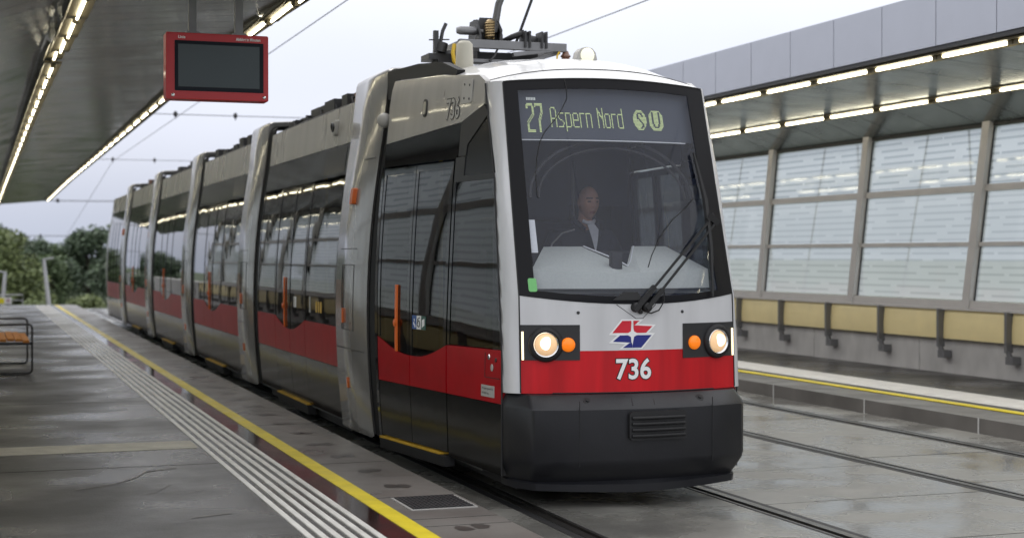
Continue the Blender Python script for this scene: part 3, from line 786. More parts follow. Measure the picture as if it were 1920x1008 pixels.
# ---- emblem: red arrow above, blue arrow below, white star between
mb = MB(); EC = (-.054, 1.172)
def emb(pts, off, mi):
    n = len(pts); mb.add([fp(EC[0]+a, EC[1]+b, off) for a, b in pts], [tuple(range(n))], mi)
E0 = [(-.170, -.006), (-.082, .098), (.080, .098), (.040, .066), (.172, .060), (.118, .006), (.166, .002), (.070, -.104), (-.098, -.104), (-.056, -.070), (-.172, -.062), (-.112, -.010)]
emb(E0, .003, 0)
emb([(-.146, .006), (-.076, .088), (-.010, .088), (-.016, .006)], .0045, 1)
emb([(.006, .006), (.004, .088), (.050, .088), (.010, .057), (.146, .050), (.098, .006)], .0045, 1)
emb([(-.016, -.010), (-.012, -.060), (-.142, -.052), (-.092, -.010)], .0045, 2)
emb([(.006, -.010), (-.002, -.094), (.062, -.094), (.140, -.010)], .0045, 2)
emb([(-.003, -.094), (-.072, -.094), (-.024, -.062), (-.010, -.060), (.0, -.05)], .0046, 2)
emb([(-.004, .070), (-.016, .016), (-.050, -.002), (-.016, -.020), (-.004, -.078), (.008, -.020), (.044, -.002), (.008, .016)], .006, 0)
mb.build('emblem', [M['printwhite'], M['printred'], M['blue']], tram)
mb = MB()
lettering(mb, '736', fp, -.170, .868, .248, .132, .003, 0, bold=.055); lettering(mb, '736', fp, -.170, .868, .248, .132, .0045, 1, bold=.022)
mb.build('fleet_number', [M['printblack'], M['printwhite']], tram)
# ---- bumper
BP = [(-.885, 10.0), (-.885, 9.82), (-.868, 9.735), (-.795, 9.575), (-.765, 9.545), (-.52, 9.475), (-.26, 9.437), (0, 9.42)]
BP = BP+[(-a, b) for a, b in BP[-2::-1]]
def ring(sc, dy, z, zc=0):
    return [(XC+a*sc, b+dy*(1 if b < 9.95 else 0), z+zc*(1-abs(a)/.885)) for a, b in BP]
levels = [ring(.93, .17, .777), ring(.975, .105, .768), ring(.998, .018, .698), ring(1, 0, .675), ring(1, 0, .34), ring(.99, .01, .30), ring(.965, .07, .225), ring(.945, .10, .188),
          ring(.955, .075, .180, -.02), ring(.95, .08, .135, -.03), ring(.93, .12, .134, -.03)]
mb = MB(); n = len(BP)
mb.add([p for r_ in levels for p in r_], [(i*n+j, i*n+j+1, (i+1)*n+j+1, (i+1)*n+j) for i in range(len(levels)-1) for j in range(n-1)], 0, True)
mb.add(levels[0]+[(XC-.82, 10.0, .777), (XC+.82, 10.0, .777)], [tuple(range(n))], 0)
bo = mb.build('bumper', M['bumper'], tram, autos=28)
def bface(s, z, off=0.):
    y = interp(BP[1:-1], s) if False else interp([(a, b) for a, b in BP], s); return (XC+s, y-off, z)
mb = MB(); mb.prism(rrect(-.143, .286, .468, .660, .03), bface, -.01, .030, 0)
for k in range(4): 
    z = .497+k*.040; mb.tube([bface(-.125+.39*i/8, z, .030) for i in range(9)], .0125, 8)
mb.build('grille', M['rubber'], bo)
mb = MB()
for s in (-.475, .505): mb.obox(bface(s, .30, .001), bface(s, .735, .001), .004, .004, upv=(0, 1, 0))
for s in (-.40, .43): mb.lathe((XC+s, 9.525, .722), (0, -.9, 1), [(.03, 0), (.03, .012), (.012, .014), (.012, .022), (.004, .024)], 16)
for s in (-.10, .06): mb.obox((XC+s, 9.445, .700), (XC+s+.02, 9.545, .775), .004, .004)
mb.build('bumper_seam', M['rubber'], bo)
# ---- wipers, cable, stickers on the windscreen
def barw(mb, a, b, wd, off0, off1=None): mb.obox(fp(*a, off0), fp(*b, off1 if off1 is not None else off0), wd, wd*.8, upv=(0, 1, 0))
mb = MB()
for dx in (0, .055): mb.lathe(fp(-.035+dx*1.4, 1.352, -.005), (0, -1, 0), [(.034, 0), (.034, .04), (.024, .052), (.002, .055)], 16)
barw(mb, (-.035, 1.352), (.655, 1.955), .015, .045, .055); barw(mb, (.042, 1.352), (.69, 1.925), .015, .045, .055)
barw(mb, (-.06, 1.33), (.10, 1.49), .034, .045); barw(mb, (.03, 1.34), (.16, 1.47), .030, .045)
barw(mb, (.64, 1.985), (.72, 1.93), .045, .055); barw(mb, (.625, 1.95), (.69, 1.99), .03, .05)
mb.tube([fp(.02, 1.325, .03), fp(.07, 1.31, .03), fp(.13, 1.33, .03), fp(.17, 1.39, .03), fp(.18, 1.47, .03)], .005, 6)
mb.lathe(fp(.0, 1.318, -.002), (0, -1, 0), [(.014, 0), (.014, .02)], 10)
mb.prism([(-.20, 1.40), (-.12, 1.455), (-.02, 1.455), (.02, 1.40)], fp, .006, .02)
wp = mb.build('wiper', M['rubber'], tram)
mb = MB(); mb.tube([fp(.603, 2.436, .03), fp(.64, 2.1, .04), fp(.632, 1.75, .035), fp(.588, 1.417, .03)], [.010, .022, .018, .008], 6); mb.build('wiper_blade', M['rubber'], wp)
mb = MB(); mb.tube([fp(*p, .008) for p in ((-.335, 2.94), (-.328, 2.86), (-.335, 2.80), (-.39, 2.71), (-.44, 2.646), (-.52, 2.56), (-.56, 2.49), (-.595, 2.37), (-.615, 2.25), (-.62, 2.1))], .0035, 6)
mb.tube([fp(*p, .008) for p in ((.09, 1.62), (.13, 1.70), (.22, 1.83), (.34, 1.95), (.46, 2.03), (.56, 2.11))], .0035, 6)
mb.build('antenna_wire', M['rubber'], tram)
mb = MB(); mb.prism(rrect(-.738, -.685, 1.458, 1.548, .012), fp, .005, .007); mb.build('inspection_sticker', M['stickergreen'], tram)
mb = MB(); mb.prism(rrect(-.715, -.645, 1.72, 1.945, .004), fp, -.03, -.02); mb.build('paper_notice', M['printwhite'], tram)

# ---- cab interior: dashboard, partition, seat, mirror
mb = MB()
cx0, cx1 = XC-.70, XC+.64
def dashrow(y, pts): return [(XC+a, y+(.16*(a/.75)**2 if y < 9.9 else 0), z) for a, z in pts]
r0 = [(-.675, 1.40), (-.45, 1.40), (-.1, 1.40), (.12, 1.40), (.4, 1.40), (.635, 1.40)]
yf = 9.66
A = [(XC+a, yf+.16*(a/.75)**2, z) for a, z in [(-.69, 1.475), (-.45, 1.475), (-.1, 1.475), (.06, 1.475), (.3, 1.475), (.63, 1.475)]]
B = [(XC+a, yf+.02+.16*(a/.75)**2, z) for a, z in [(-.69, 1.600), (-.45, 1.588), (-.1, 1.582), (.06, 1.585), (.3, 1.592), (.63, 1.605)]]
Cc = [(XC+a, y, z) for a, y, z in [(-.44, 10.25, 1.762), (-.36, 10.25, 1.765), (-.16, 10.22, 1.765), (.05, 9.90, 1.625), (.23, 10.22, 1.768), (.50, 10.22, 1.768)]]
mb.add(A+B+Cc, [(i, i+1, 7+i, 6+i) for i in range(5)]+[(6+i, 7+i, 13+i, 12+i) for i in range(5)], 0)
mb.add([(XC-.72, 9.76, 1.44), (XC+.66, 9.76, 1.44), (XC+.66, 9.90, 1.475), (XC-.72, 9.90, 1.475)], [(0, 1, 2, 3)], 0)
mb.box(XC-.60, XC+.60, 9.95, 10.2, 1.0, 1.47, 1)
mb.add([(XC-.80, 9.80, 1.35), (XC+.80, 9.80, 1.35), (XC+.80, 10.4, 1.40), (XC-.80, 10.4, 1.40)], [(0, 1, 2, 3)], 1)
db = mb.build('dashboard', [M['dash'], M['cabwall']], tram)
mb = MB()
mb.tube([(XC-.155, 10.20, 1.768), (XC+.0, 9.95, 1.672), (XC+.055, 9.885, 1.628), (XC+.10, 9.95, 1.66), (XC+.235, 10.20, 1.768)], .005, 6)
mb.build('screen_edge', M['printwhite'], db)
mb = MB(); mb.box(XC-.22, XC+.30, 10.27, 10.36, 1.45, 1.735); mb.build('console_screen', M['rubber'], db, bevel=.02)
mb = MB(); mb.cbox((XC-.075, 9.80, 1.665), (.075, .06, .115)); mb.tube([(XC-.075, 9.79, 1.62), (XC-.075, 9.76, 1.55), (XC-.10, 9.75, 1.525), (XC-.14, 9.76, 1.54)], .006, 6)
mb.build('microphone', M['rubber'], db, bevel=.012)
mb = MB()
mb.box(XC-.95, XC+.95, 11.95, 12.0, .4, 1.0, 0); mb.box(XC-.95, XC+.42, 11.95, 12.0, 1.0, 2.75, 0); mb.box(XC+.42, XC+.95, 11.95, 12.0, 2.12, 2.75, 0)
mb.box(XC-.8, XC+.8, 10.3, 12.2, .75, .80, 0)
mb.box(XC-.62, XC-.52, 10.75, 10.85, .8, 2.45, 0)
mb.build('cab_partition', M['cabwall'], tram)
mb = MB(); mb.tube([(XC+.28, 11.5, .8), (XC+.28, 11.5, 2.45)], .014, 8); mb.build('grab_pole', M['greymetal'], tram)
mb = MB(); mb.box(4.21-.22, 4.60+.10, 11.22, 11.33, 1.25, 1.98); mb.box(4.18, 4.66, 10.85, 11.3, 1.20, 1.30)
mb.box(4.3, 4.55, 11.0, 11.15, .8, 1.2); mb.build('driver_seat', mat('seat_black', (.012, .012, .016), .8), tram, bevel=.03)
mb = MB(); mb.prism(rrect(-.07, .03, -.06, .06, .01), lambda a, b, o_: (XC-.32+a, 11.94-o_, 2.33+b), 0, .01); mb.build('wall_notice', M['greyplate'], tram)

# ---- side panels: polygons in (y, z) on either side
def door_leaf(sd, f, ya, yb, ztop, zred_pts, par, window, handle_y=None, zlow=.262):
    """a door leaf between ya > yb; zred_pts = curve (y,z) along the top of the red field, from ya to yb"""
    mb = MB()
    g_ = .006; ya -= g_; yb += g_
    pts = [(min(max(y, yb), ya), z) for y, z in zred_pts]
    mb.prism([(ya, zlow), (yb, zlow), (yb, .69), (ya, .69)], f, -.04, 0, 0)
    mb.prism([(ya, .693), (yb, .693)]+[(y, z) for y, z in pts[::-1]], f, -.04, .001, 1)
    e_ = .045
    # slim dark frame
    mb.prism([(ya, pts[0][1]+.004), (ya-e_, pts[0][1]+.004), (ya-e_, ztop), (ya, ztop)], f, -.04, .001, 2)
    mb.prism([(yb+e_, pts[-1][1]+.004), (yb, pts[-1][1]+.004), (yb, ztop), (yb+e_, ztop)], f, -.04, .001, 2)
    mb.prism([(ya-e_, ztop-.05), (yb+e_, ztop-.05), (yb+e_, ztop), (ya-e_, ztop)], f, -.04, .001, 2)
    d = mb.build('door', [M['skirt'], M['red'], M['black']], par)
    mb = MB(); mb.prism([(ya, pts[0][1]+.004)]+[(y, z+.004) for y, z in pts[1:-1]]+[(yb, pts[-1][1]+.004), (yb, ztop-.05), (ya, ztop-.05)], f, -.012, -.004, 0)
    mb.build('door_window', window, d if d.parent is tram else par)
    if handle_y is not None:
        mb = MB(); mb.prism(rrect(handle_y-.015, handle_y+.015, .945, 1.47, .006), f, .0, .014); mb.lathe(f(handle_y, 1.17, .012), (sd, 0, 0), [(.03, 0), (.03, .012), (.02, .016)], 14)
        mb.build('handle_bar', M['orange_bar'], d if d.parent is tram else par)
    return d
def curve(y0, z0, y1, z1, n=8, k=1):
    """rounded step from (y0,z0) to (y1,z1): k=1 falls fast then levels out, k=-1 levels first"""
    return [(y0+(y1-y0)*i/n, z0+(z1-z0)*(math.sin(math.pi/2*i/n) if k > 0 else 1-math.cos(math.pi/2*i/n))) for i in range(n+1)]
def cab_side(sd):
    f = sp(sd); nm = 'cab_side'
    mb = MB()
    # cant panel in silver
    mb.prism([(12.2, 2.586), (11.5, 2.625), (10.74, 2.668), (10.36, 2.775), (10.37, 2.94), (10.5, 2.99), (11.3, 3.04), (12.2, 3.055)], f, -.04, 0, 0)
    # dark band above door + black quarter-window frame
    mb.prism([(12.2, 2.405), (10.80, 2.405), (10.74, 2.45), (10.74, 2.664), (11.5, 2.621), (12.2, 2.582)], f, -.04, -.002, 1)
    mb.prism([(10.735, 2.42), (10.61, 2.42), (10.60, 2.50), (10.28, 2.70), (10.36, 2.770), (10.735, 2.664)], f, -.04, .002, 4)
    mb.prism([(10.78, 2.235), (10.105, 2.235), (10.11, 2.275), (10.62, 2.275), (10.615, 2.415), (10.78, 2.415)], f, -.04, .001, 4)
    mb.prism([(10.115, 2.275), (10.095, 2.275), (10.275, 2.70), (10.30, 2.69)], f, -.04, .001, 4)
    # fixed lower part: dark skirt, red field
    ye = 9.875
    mb.prism([(10.785, .235), (ye, .205), (ye, .688), (10.785, .688)], f, -.04, 0, 2)
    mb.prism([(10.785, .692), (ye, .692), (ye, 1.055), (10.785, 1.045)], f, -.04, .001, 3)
    mb.prism([(10.785, 1.05), (10.745, 1.05), (10.745, 2.235), (10.785, 2.235)], f, -.04, .001, 1)
    mb.prism([(12.22, .24), (12.165, .24), (12.165, 2.405), (12.22, 2.405)], f, -.04, .004, 1)
    mb.prism([(9.905, 1.06), (ye, 1.06), (10.10, 2.235), (10.135, 2.235)], f, -.04, .001, 1)
    cs = mb.build('cab_side', [M['silver'], M['black'], M['skirt'], M['red'], mat('quarter_frame', (.022, .022, .024), .4, spec=.3)], tram)
    mb = MB(); mb.prism([(10.745, 1.055), (9.905, 1.062), (10.13, 2.235), (10.745, 2.235)], f, -.014, -.004); mb.build('side_window', M['winglass'], cs)
    mb = MB(); mb.prism([(10.615, 2.275), (10.11, 2.275), (10.285, 2.69), (10.60, 2.49)], f, -.014, -.004); mb.build('quarter_window', mat('dark_glass', (.003, .003, .0035), .25, spec=.2), cs)
    door_leaf(sd, f, 12.165, 11.50, 2.39, curve(12.16, 1.045, 11.506, .925), tram, M['winglass'], 11.75)
    door_leaf(sd, f, 11.50, 10.80, 2.39, [(11.494, .925)]+curve(11.40, .925, 10.806, 1.04, k=-1), tram, M['winglass'])
    mb = MB(); mb.prism([(12.15, .238), (10.90, .238), (10.90, .252), (12.15, .252)], f, -.05, .030, 0); mb.prism([(12.15, .16), (10.80, .16), (10.80, .235), (12.15, .235)], f, -.05, .03, 1)
    mb.build('door_step', [M['yellow'], M['rubber']], cs)
    mb = MB()
    mb.prism(rrect(10.575, 10.755, 2.80, 2.97, .02), f, 0, .006, 0); 
    for y, z in ((10.62, 2.83), (10.71, 2.84), (10.62, 2.93), (10.71, 2.94)): mb.lathe(f(y, z, .005), (sd, 0, 0), [(.010, 0), (.008, .005)], 8, 1)
    mb.build('hatch_plate', [M['greyplate'], M['darkmetal']], cs)
    mb = MB(); mb.prism(rrect(11.40, 11.475, 2.75, 2.885, .035), f, 0, .008, 0); mb.prism(rrect(11.415, 11.46, 2.77, 2.865, .02), f, .008, .012, 1); mb.build('side_indicator', [M['darkmetal'], M['beige']], cs)
    fm = (lambda a, b, o_: f(10.90-a*1.0 if sd < 0 else 10.90+a, b, o_))
    mb = MB(); lettering(mb, '736', lambda a, b, o_: f(11.02+sd*a, b, o_), 0, 2.705, .235, .145, .003, 0, bold=.05); lettering(mb, '736', lambda a, b, o_: f(11.02+sd*a, b, o_), 0, 2.705, .235, .145, .0045, 1, bold=.012)
    mb.build('fleet_number', [M['printblack'], M['greyplate']], cs)
    mb = MB(); mb.prism(rrect(9.975, 10.185, .725, .805, .004), f, .001, .004, 0)
    for k, tx in enumerate(('Wagengewicht', '41500 kg')): lettering(mb, tx, lambda a, b, o_: f(10.17+sd*a, b, o_), 0, .772-k*.032, .18 if k == 0 else .11, .018, .0052, 1)
    mb.lathe(f(10.07, 1.0, .001), (sd, 0, 0), [(.02, 0), (.018, .006)], 16, 2); mb.lathe(f(9.96, .985, .001), (sd, 0, 0), [(.016, 0), (.014, .006)], 16, 1); mb.lathe(f(10.02, .93, .001), (sd, 0, 0), [(.026, 0), (.024, .004)], 16, 0)
    mb.tube([f(y, z, .002) for y, z in ((10.13, 1.03), (10.13, .86), (9.90, .86))], .003, 4, 1)
    mb.build('notice_plate', [M['greyplate'], M['printblack'], M['chrome']], cs)
    mb = MB()
    y0 = 11.45
    for k, mi in enumerate((0, 1, 2)): mb.prism(rrect(y0-.085-k*.088, y0-k*.088, 1.135, 1.24, .004), f, -.003, -.001, mi)
    mb.lathe(f(y0-.045, 1.205, -.001), (sd, 0, 0), [(.012, 0), (.010, .002)], 10, 1); mb.tube([f(y0-.042, 1.19, .001), f(y0-.042, 1.17, .001), f(y0-.06, 1.17, .001), f(y0-.068, 1.15, .001)], .005, 5, 1)
    mb.tube([f(y0-.13+.024*math.cos(a_), 1.178+.024*math.sin(a_), .0) for a_ in [6.283*i/14 for i in range(14)]], .004, 5, 3, close=True)
    mb.tube([f(y0-.115, 1.18, .0), f(y0-.115, 1.215, .0), f(y0-.15, 1.225, .0)], .004, 5, 3)
    mb.prism([(y0-.195, 1.15), (y0-.245, 1.17), (y0-.24, 1.22), (y0-.195, 1.21)], f, .0, .001, 1)
    mb.build('door_sticker', [M['stickerblue'], M['printwhite'], M['stickerdark'], M['printblack']], cs)
for sd in (-1, 1): cab_side(sd)

def section(y0, sd_list=(-1, 1), first=False):
    """one passenger section from y0 (front) to y0+4.1"""
    y1 = y0+4.1; P = y0-13.65
    mb = MB(); mb.grid(lambda u, v: (XC+(2*u-1)*.99, y0+4.1*v, 3.085+.10*(1-abs(2*u-1)**2.5)), 12, 2, 0)
    sec = mb.build('passenger_section', M['silver'], tram)
    mb = MB(); mb.box(XC-1.10, XC+1.10, y0, y1, .20, .25); mb.build('floor', M['floor'], sec)
    mb = MB(); mb.box(XC-1.0, XC+1.0, y0, y1, 2.46, 2.50); mb.build('ceiling', M['interior'], sec)
    mb = MB(); mb.box(XC-1.02, XC+1.02, y0+.05, y1-.05, .10, .195); mb.build('underframe', M['rubber'], sec)
    for sd in sd_list:
        f = flat(sd); da, dm, dbk = 15.08+P, 15.88+P, 16.68+P     # door: nearer edge, middle, farther edge
        mb = MB()
        mb.prism([(y0, 2.69), (y1, 2.69), (y1, 3.02), (y0, 3.02)], f, -.04, 0, 0)
        mb.prism([(y0, 2.416), (y1, 2.416), (y1, 2.686), (y0, 2.686)], f, -.04, -.002, 1)
        for a, b in ((y0, da-.004), (dbk+.004, y1)):
            mb.prism([(a, .245), (b, .245), (b, .690), (a, .690)], f, -.04, 0, 2)
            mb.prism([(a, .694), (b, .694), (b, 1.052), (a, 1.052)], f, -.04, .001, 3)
            for c in (a, b-.045): mb.prism([(c, 1.056), (c+.045, 1.056), (c+.045, 2.412), (c, 2.412)], f, -.04, .0, 1)
        mb.prism([(y0+.12, 2.45), (da-.42, 2.45), (da-.42, 2.66), (y0+.12, 2.66)], f, -.01, .001, 4)
        wl = mb.build('side_wall', [M['silver'], M['black'], M['skirt'], M['red'], M['skirt']], sec)
        for a, b in ((y0+.045, da-.049), (dbk+.049, y1-.045)):
            mb = MB(); mb.prism([(a, 1.056), (b, 1.056), (b, 2.412), (a, 2.412)], f, -.014, -.004); mb.build('window', M['winglass'], sec)
        door_leaf(sd, f, dbk, dm, 2.412, curve(dbk-.006, 1.052, dm+.006, .93), sec, M['winglass'], dm+.22)
        door_leaf(sd, f, dm, da, 2.412, curve(dm-.006, .93, da+.006, 1.052, k=-1), sec, M['winglass'])
        mb = MB(); mb.prism([(dbk, .236), (da, .236), (da, .250), (dbk, .250)], f, -.05, .032, 0); mb.prism([(dbk, .15), (da, .15), (da, .233), (dbk, .233)], f, -.05, .03, 1)
        mb.build('door_step', [M['yellow'], M['rubber']], sec)
    f = flat(-1)
    mb = MB()
    if first:
        mb.prism(rrect(14.27, 14.42, 2.79, 2.92, .02), f, 0, .03, 0); mb.lathe(f(14.34, 2.86, .03), (-1, 0, -.1), [(.045, 0), (.045, .02), (.03, .022), (.028, .005)], 16, 1)
        mb.build('camera_housing', [M['greyplate'], M['printblack']], sec)
        mb = MB()
        for k, mi in enumerate((0, 1)): mb.prism(rrect(15.50+k*.07, 15.571+k*.07, 1.17, 1.28, .004), f, -.003, -.001, mi)
        mb.build('door_sticker', [M['printwhite'], M['greyplate']], sec)
        mb = MB(); mb.prism(rrect(14.79, 14.85, 1.14, 1.30, .004), f, -.003, -.001); mb.build('door_sticker', M['greyplate'], sec)
        for k in range(3): mb = MB(); mb.prism(rrect(14.28+k*.10, 14.35+k*.10, 1.15, 1.26, .03), f, -.003, -.001); mb.build('window_sticker', M['yellow'], sec)
    # roof gear
    random.seed(int(y0*10)); mb = MB()
    mb.box(XC-.86, XC+.86, y0+.0, y0+4.1, 3.06, 3.17, 0); mb.box(XC-.80, XC+.80, y0+.5, y0+3.5, 3.17, 3.23, 0)
    for k in range(7):
        a = y0+.2+k*.52; h = random.uniform(.03, .11); xo = random.uniform(-.92, -.82)
        mb.box(XC+xo, XC+xo+random.uniform(.2, .5), a, a+random.uniform(.2, .45), 3.08, 3.16+h, random.choice((0, 0, 0, 1)))
    mb.tube([(XC-.93, y0+.0, 3.09), (XC-.93, y0+1.2, 3.10), (XC-.93, y0+2.5, 3.10), (XC-.93, y0+4.1, 3.09)], .03, 8)
    for k in range(5): mb.tube([(XC-.89, y0+.5+k*.7, 3.10), (XC-.90, y0+.55+k*.7, 3.19), (XC-.74, y0+.62+k*.7, 3.20)], .014, 6)
    mb.build('roof_unit', [M['rubber'], M['brown']], sec)
    # seats and poles
    mb = MB()
    for yy in (y0+.5, y0+3.5):
        for xx in (-.75, .75): 
            mb.box(XC+xx-.22, XC+xx+.22, yy-.22, yy+.22, .62, .70, 0); mb.box(XC+xx-.22, XC+xx+.22, yy+.18, yy+.24, .70, 1.35, 0); mb.box(XC+xx-.05, XC+xx+.05, yy-.05, yy+.05, .25, .62, 1)
    mb.build('seat', [M['seatred'], M['greymetal']], sec, bevel=.02)
    mb = MB()
    for yy, xx in ((da, -.6), (dbk, -.6), (da, .6), (dbk, .6)): mb.tube([(XC+xx, yy, .25), (XC+xx, yy, 2.46)], .017, 8)
    mb.build('grab_pole', M['yellow_pole'], sec)
    return sec
YS = [13.65+5.55*k for k in range(4)]
for k, y in enumerate(YS): section(y, first=(k == 0))
# rear: last section is shorter and ends in the second cab
# ---- silver portals with the black bellows in front of each
def arch(y, d, ztop, zlow, n=8):
    """outline of a portal at y: the barrel section plus d, rounded into the roof"""
    pts = []
    for i in range(15):
        z = zlow+(ztop-.05-zlow)*i/14; pts.append((-(barrel(z)+d), z))
    xt = pts[-1][0]
    for i in range(1, n+1): a_ = math.pi/2*i/n; pts.append((xt+.004+.06*(1-math.cos(a_)), ztop-.05+.05*math.sin(a_)))
    pts.append((-.4, ztop+.03))
    pts = [(a, HC+(b-HC)*(XC-barrel(b))/(XC-1.16)) for a, b in pts]
    pts = pts+[(-a, b) for a, b in pts[::-1]]
    return [(XC+a, y, b) for a, b in pts]
for k in range(5):
    y = 12.5+5.55*k
    prm = [(y+.03, -.03, 3.14, .24), (y, .0, 3.18, .215), (y+.03, .014, 3.19, .20), (y+.6, .018, 3.195, .195), (y+1.11, .012, 3.19, .20), (y+1.15, -.01, 3.16, .23)]
    rings = [arch(*q) for q in prm]
    mb = MB(); n = len(rings[0]); mb.add([p for r_ in rings for p in r_], [(i*n+j, i*n+j+1, (i+1)*n+j+1, (i+1)*n+j) for i in range(len(rings)-1) for j in range(n-1)], 0, True)
    # inner lining
    mb.box(XC-.98, XC-.94, y+.02, y+1.12, .25, 2.5, 1); mb.box(XC+.94, XC+.98, y+.02, y+1.12, .25, 2.5, 1); mb.box(XC-.98, XC+.98, y+.02, y+1.12, 2.5, 2.55, 1); mb.box(XC-1.0, XC+1.0, y+.02, y+1.12, .2, .25, 2)
    po = mb.build('portal', [M['portal'], M['interior'], M['floor']], tram)
    f = flat(-1)
    mb = MB()
    br = [arch(y-.31+i*.034, -.045 if i % 2 else -.02, 3.11, .22) for i in range(11)]; nb_ = len(br[0])
    mb.add([p for r_ in br for p in r_], [(i*nb_+j, i*nb_+j+1, (i+1)*nb_+j+1, (i+1)*nb_+j) for i in range(10) for j in range(nb_-1)], 0)
    mb.box(XC-1.0, XC-.90, y-.31, y+.03, .25, 2.6); mb.box(XC+.90, XC+1.0, y-.31, y+.03, .25, 2.6)
    mb.build('bellows', M['rubber'], po)
    mb = MB(); mb.tube([f(yy, .885, .0185) for yy in (y+.05, y+1.1)], .003, 4); mb.build('panel_seam', M['rubber'], po)
    mb = MB(); mb.tube([f(a, b, .0185) for a, b in ((y+.42, 1.05), (y+.85, 1.05), (y+.85, 1.25), (y+.85, 1.43), (y+.85, 1.62), (y+.42, 1.62), (y+.42, 1.43), (y+.42, 1.25))], .003, 4, close=True); mb.build('hatch_seam', M['rubber'], po)
    mb = MB(); mb.tube([f(yy, 1.76, .0185) for yy in (y+.35, y+.95)], .003, 4); mb.build('panel_seam', M['rubber'], po)
    mb = MB(); mb.tube([f(yy, 2.5, .0185) for yy in (y+.05, y+.45)], .003, 4); mb.build('panel_seam', M['rubber'], po)
    if k in (0, 4):
        mb = MB(); mb.prism(rrect(y+.555, y+.64, 2.14, 2.275, .012), f, .012, .055); mb.build('marker_lamp', M['orange'], po)
    mb = MB(); mb.prism(rrect(y+.78, y+.82, 1.105, 1.235, .01), f, .016, .028); mb.build('reflector', M['orange'], po)
    mb = MB(); mb.prism(rrect(y+.68, y+.72, .545, .635, .01), f, .016, .028); mb.build('reflector', M['orange'], po)
    if k == 0:
        mb = MB(); c = f(12.30, 2.765, .05); mb.ball(c, .062, 10); mb.tube([c, f(12.42, 2.78, -.05)], .03, 8); mb.build('mirror_camera', M['greyplate'], po)
# ---- tail end
ye0 = 35.90; ye1 = 39.3
mb = MB(); mb.grid(lambda u, v: (XC+(2*u-1)*.99, ye0+(ye1-ye0+.3)*v, 3.085+.10*(1-abs(2*u-1)**2.5)), 12, 2, 0)
sec = mb.build('rear_cab', M['silver'], tram)
mb = MB(); mb.box(XC-1.1, XC+1.1, ye0, ye1, .2, .25); mb.build('floor', M['floor'], sec)
mb = MB(); mb.box(XC-1.0, XC+1.0, ye0, ye1, 2.46, 2.5); mb.build('ceiling', M['interior'], sec)
mb = MB(); mb.box(XC-.96, XC+.96, ye1+.25, ye1+.3, .2, 3.05); mb.build('end_wall', M['silver'], sec)
for sd in (-1, 1):
    f = flat(sd)
    mb = MB(); mb.prism([(ye0, 2.69), (ye1, 2.69), (ye1, 3.02), (ye0, 3.02)], f, -.04, 0, 0); mb.prism([(ye0, 2.416), (ye1, 2.416), (ye1, 2.686), (ye0, 2.686)], f, -.04, -.002, 1)
    mb.prism([(ye0, .245), (ye1, .245), (ye1, .69), (ye0, .69)], f, -.04, 0, 2); mb.prism([(ye0, .694), (ye1, .694), (ye1, 1.052), (ye0, 1.052)], f, -.04, 0, 3)
    for yy in (ye0+.0, ye0+.9, ye0+1.7, ye0+2.5): mb.prism([(yy, .25), (yy+.02, .25), (yy+.02, 2.42), (yy, 2.42)], f, -.02, .004, 1)
    mb.prism([(ye1, .2), (ye1+.36, .2), (ye1+.36, 2.0), (ye1+.10, 2.98), (ye1, 3.02)], f, -.06, .003, 0)
    mb.build('rear_side', [M['silver'], M['black'], M['skirt'], M['red']], sec)
    mb = MB(); mb.prism([(ye0+.02, 1.056), (ye1, 1.056), (ye1, 2.412), (ye0+.02, 2.412)], f, -.014, -.004); mb.build('window', M['winglass'], sec)

# ---- front section shell: floor, ceiling, cheek boxes
mb = MB(); mb.box(XC-.92, XC+.92, 10.2, 12.2, .20, .25); mb.build('cab_floor', M['floor'], tram)
mb = MB(); mb.box(XC-.78, XC+.78, 10.5, 12.2, 2.88, 2.92); mb.build('cab_ceiling', M['cabwall'], tram)
mb = MB(); mb.box(XC-.8, XC+.8, 9.8, 12.2, .12, .195); mb.build('underframe', M['rubber'], tram)
mb = MB()
for xx, yy in ((-.66, 11.05),): 
    mb.box(XC+xx-.2, XC+xx+.2, yy-.2, yy+.2, .95, 1.03, 0); mb.box(XC+xx-.2, XC+xx+.2, yy+.16, yy+.22, 1.03, 1.75, 0)
mb.build('folding_seat', M['seatred'], tram, bevel=.02)
mb = MB(); mb.tube([(XC-.72, 10.45, .8), (XC-.72, 10.45, 2.3)], .035, 10); mb.build('white_post', M['printwhite'], tram)
mb = MB(); mb.tube([(XC-.8, 11.6, .25), (XC-.8, 11.6, 2.4)], .018, 8); mb.tube([(XC-.7, 10.4, 1.96), (XC-.7, 10.85, 1.97)], .014, 8); mb.build('grab_pole', M['yellow_pole'], tram)
mb = MB(); mb.prism(rrect(11.06, 11.36, 1.05, 1.85, .1), lambda a, b, o_: (XC-.55+o_, a, b), 0, .12); mb.build('seat', M['seatgreen'], tram, bevel=.02)

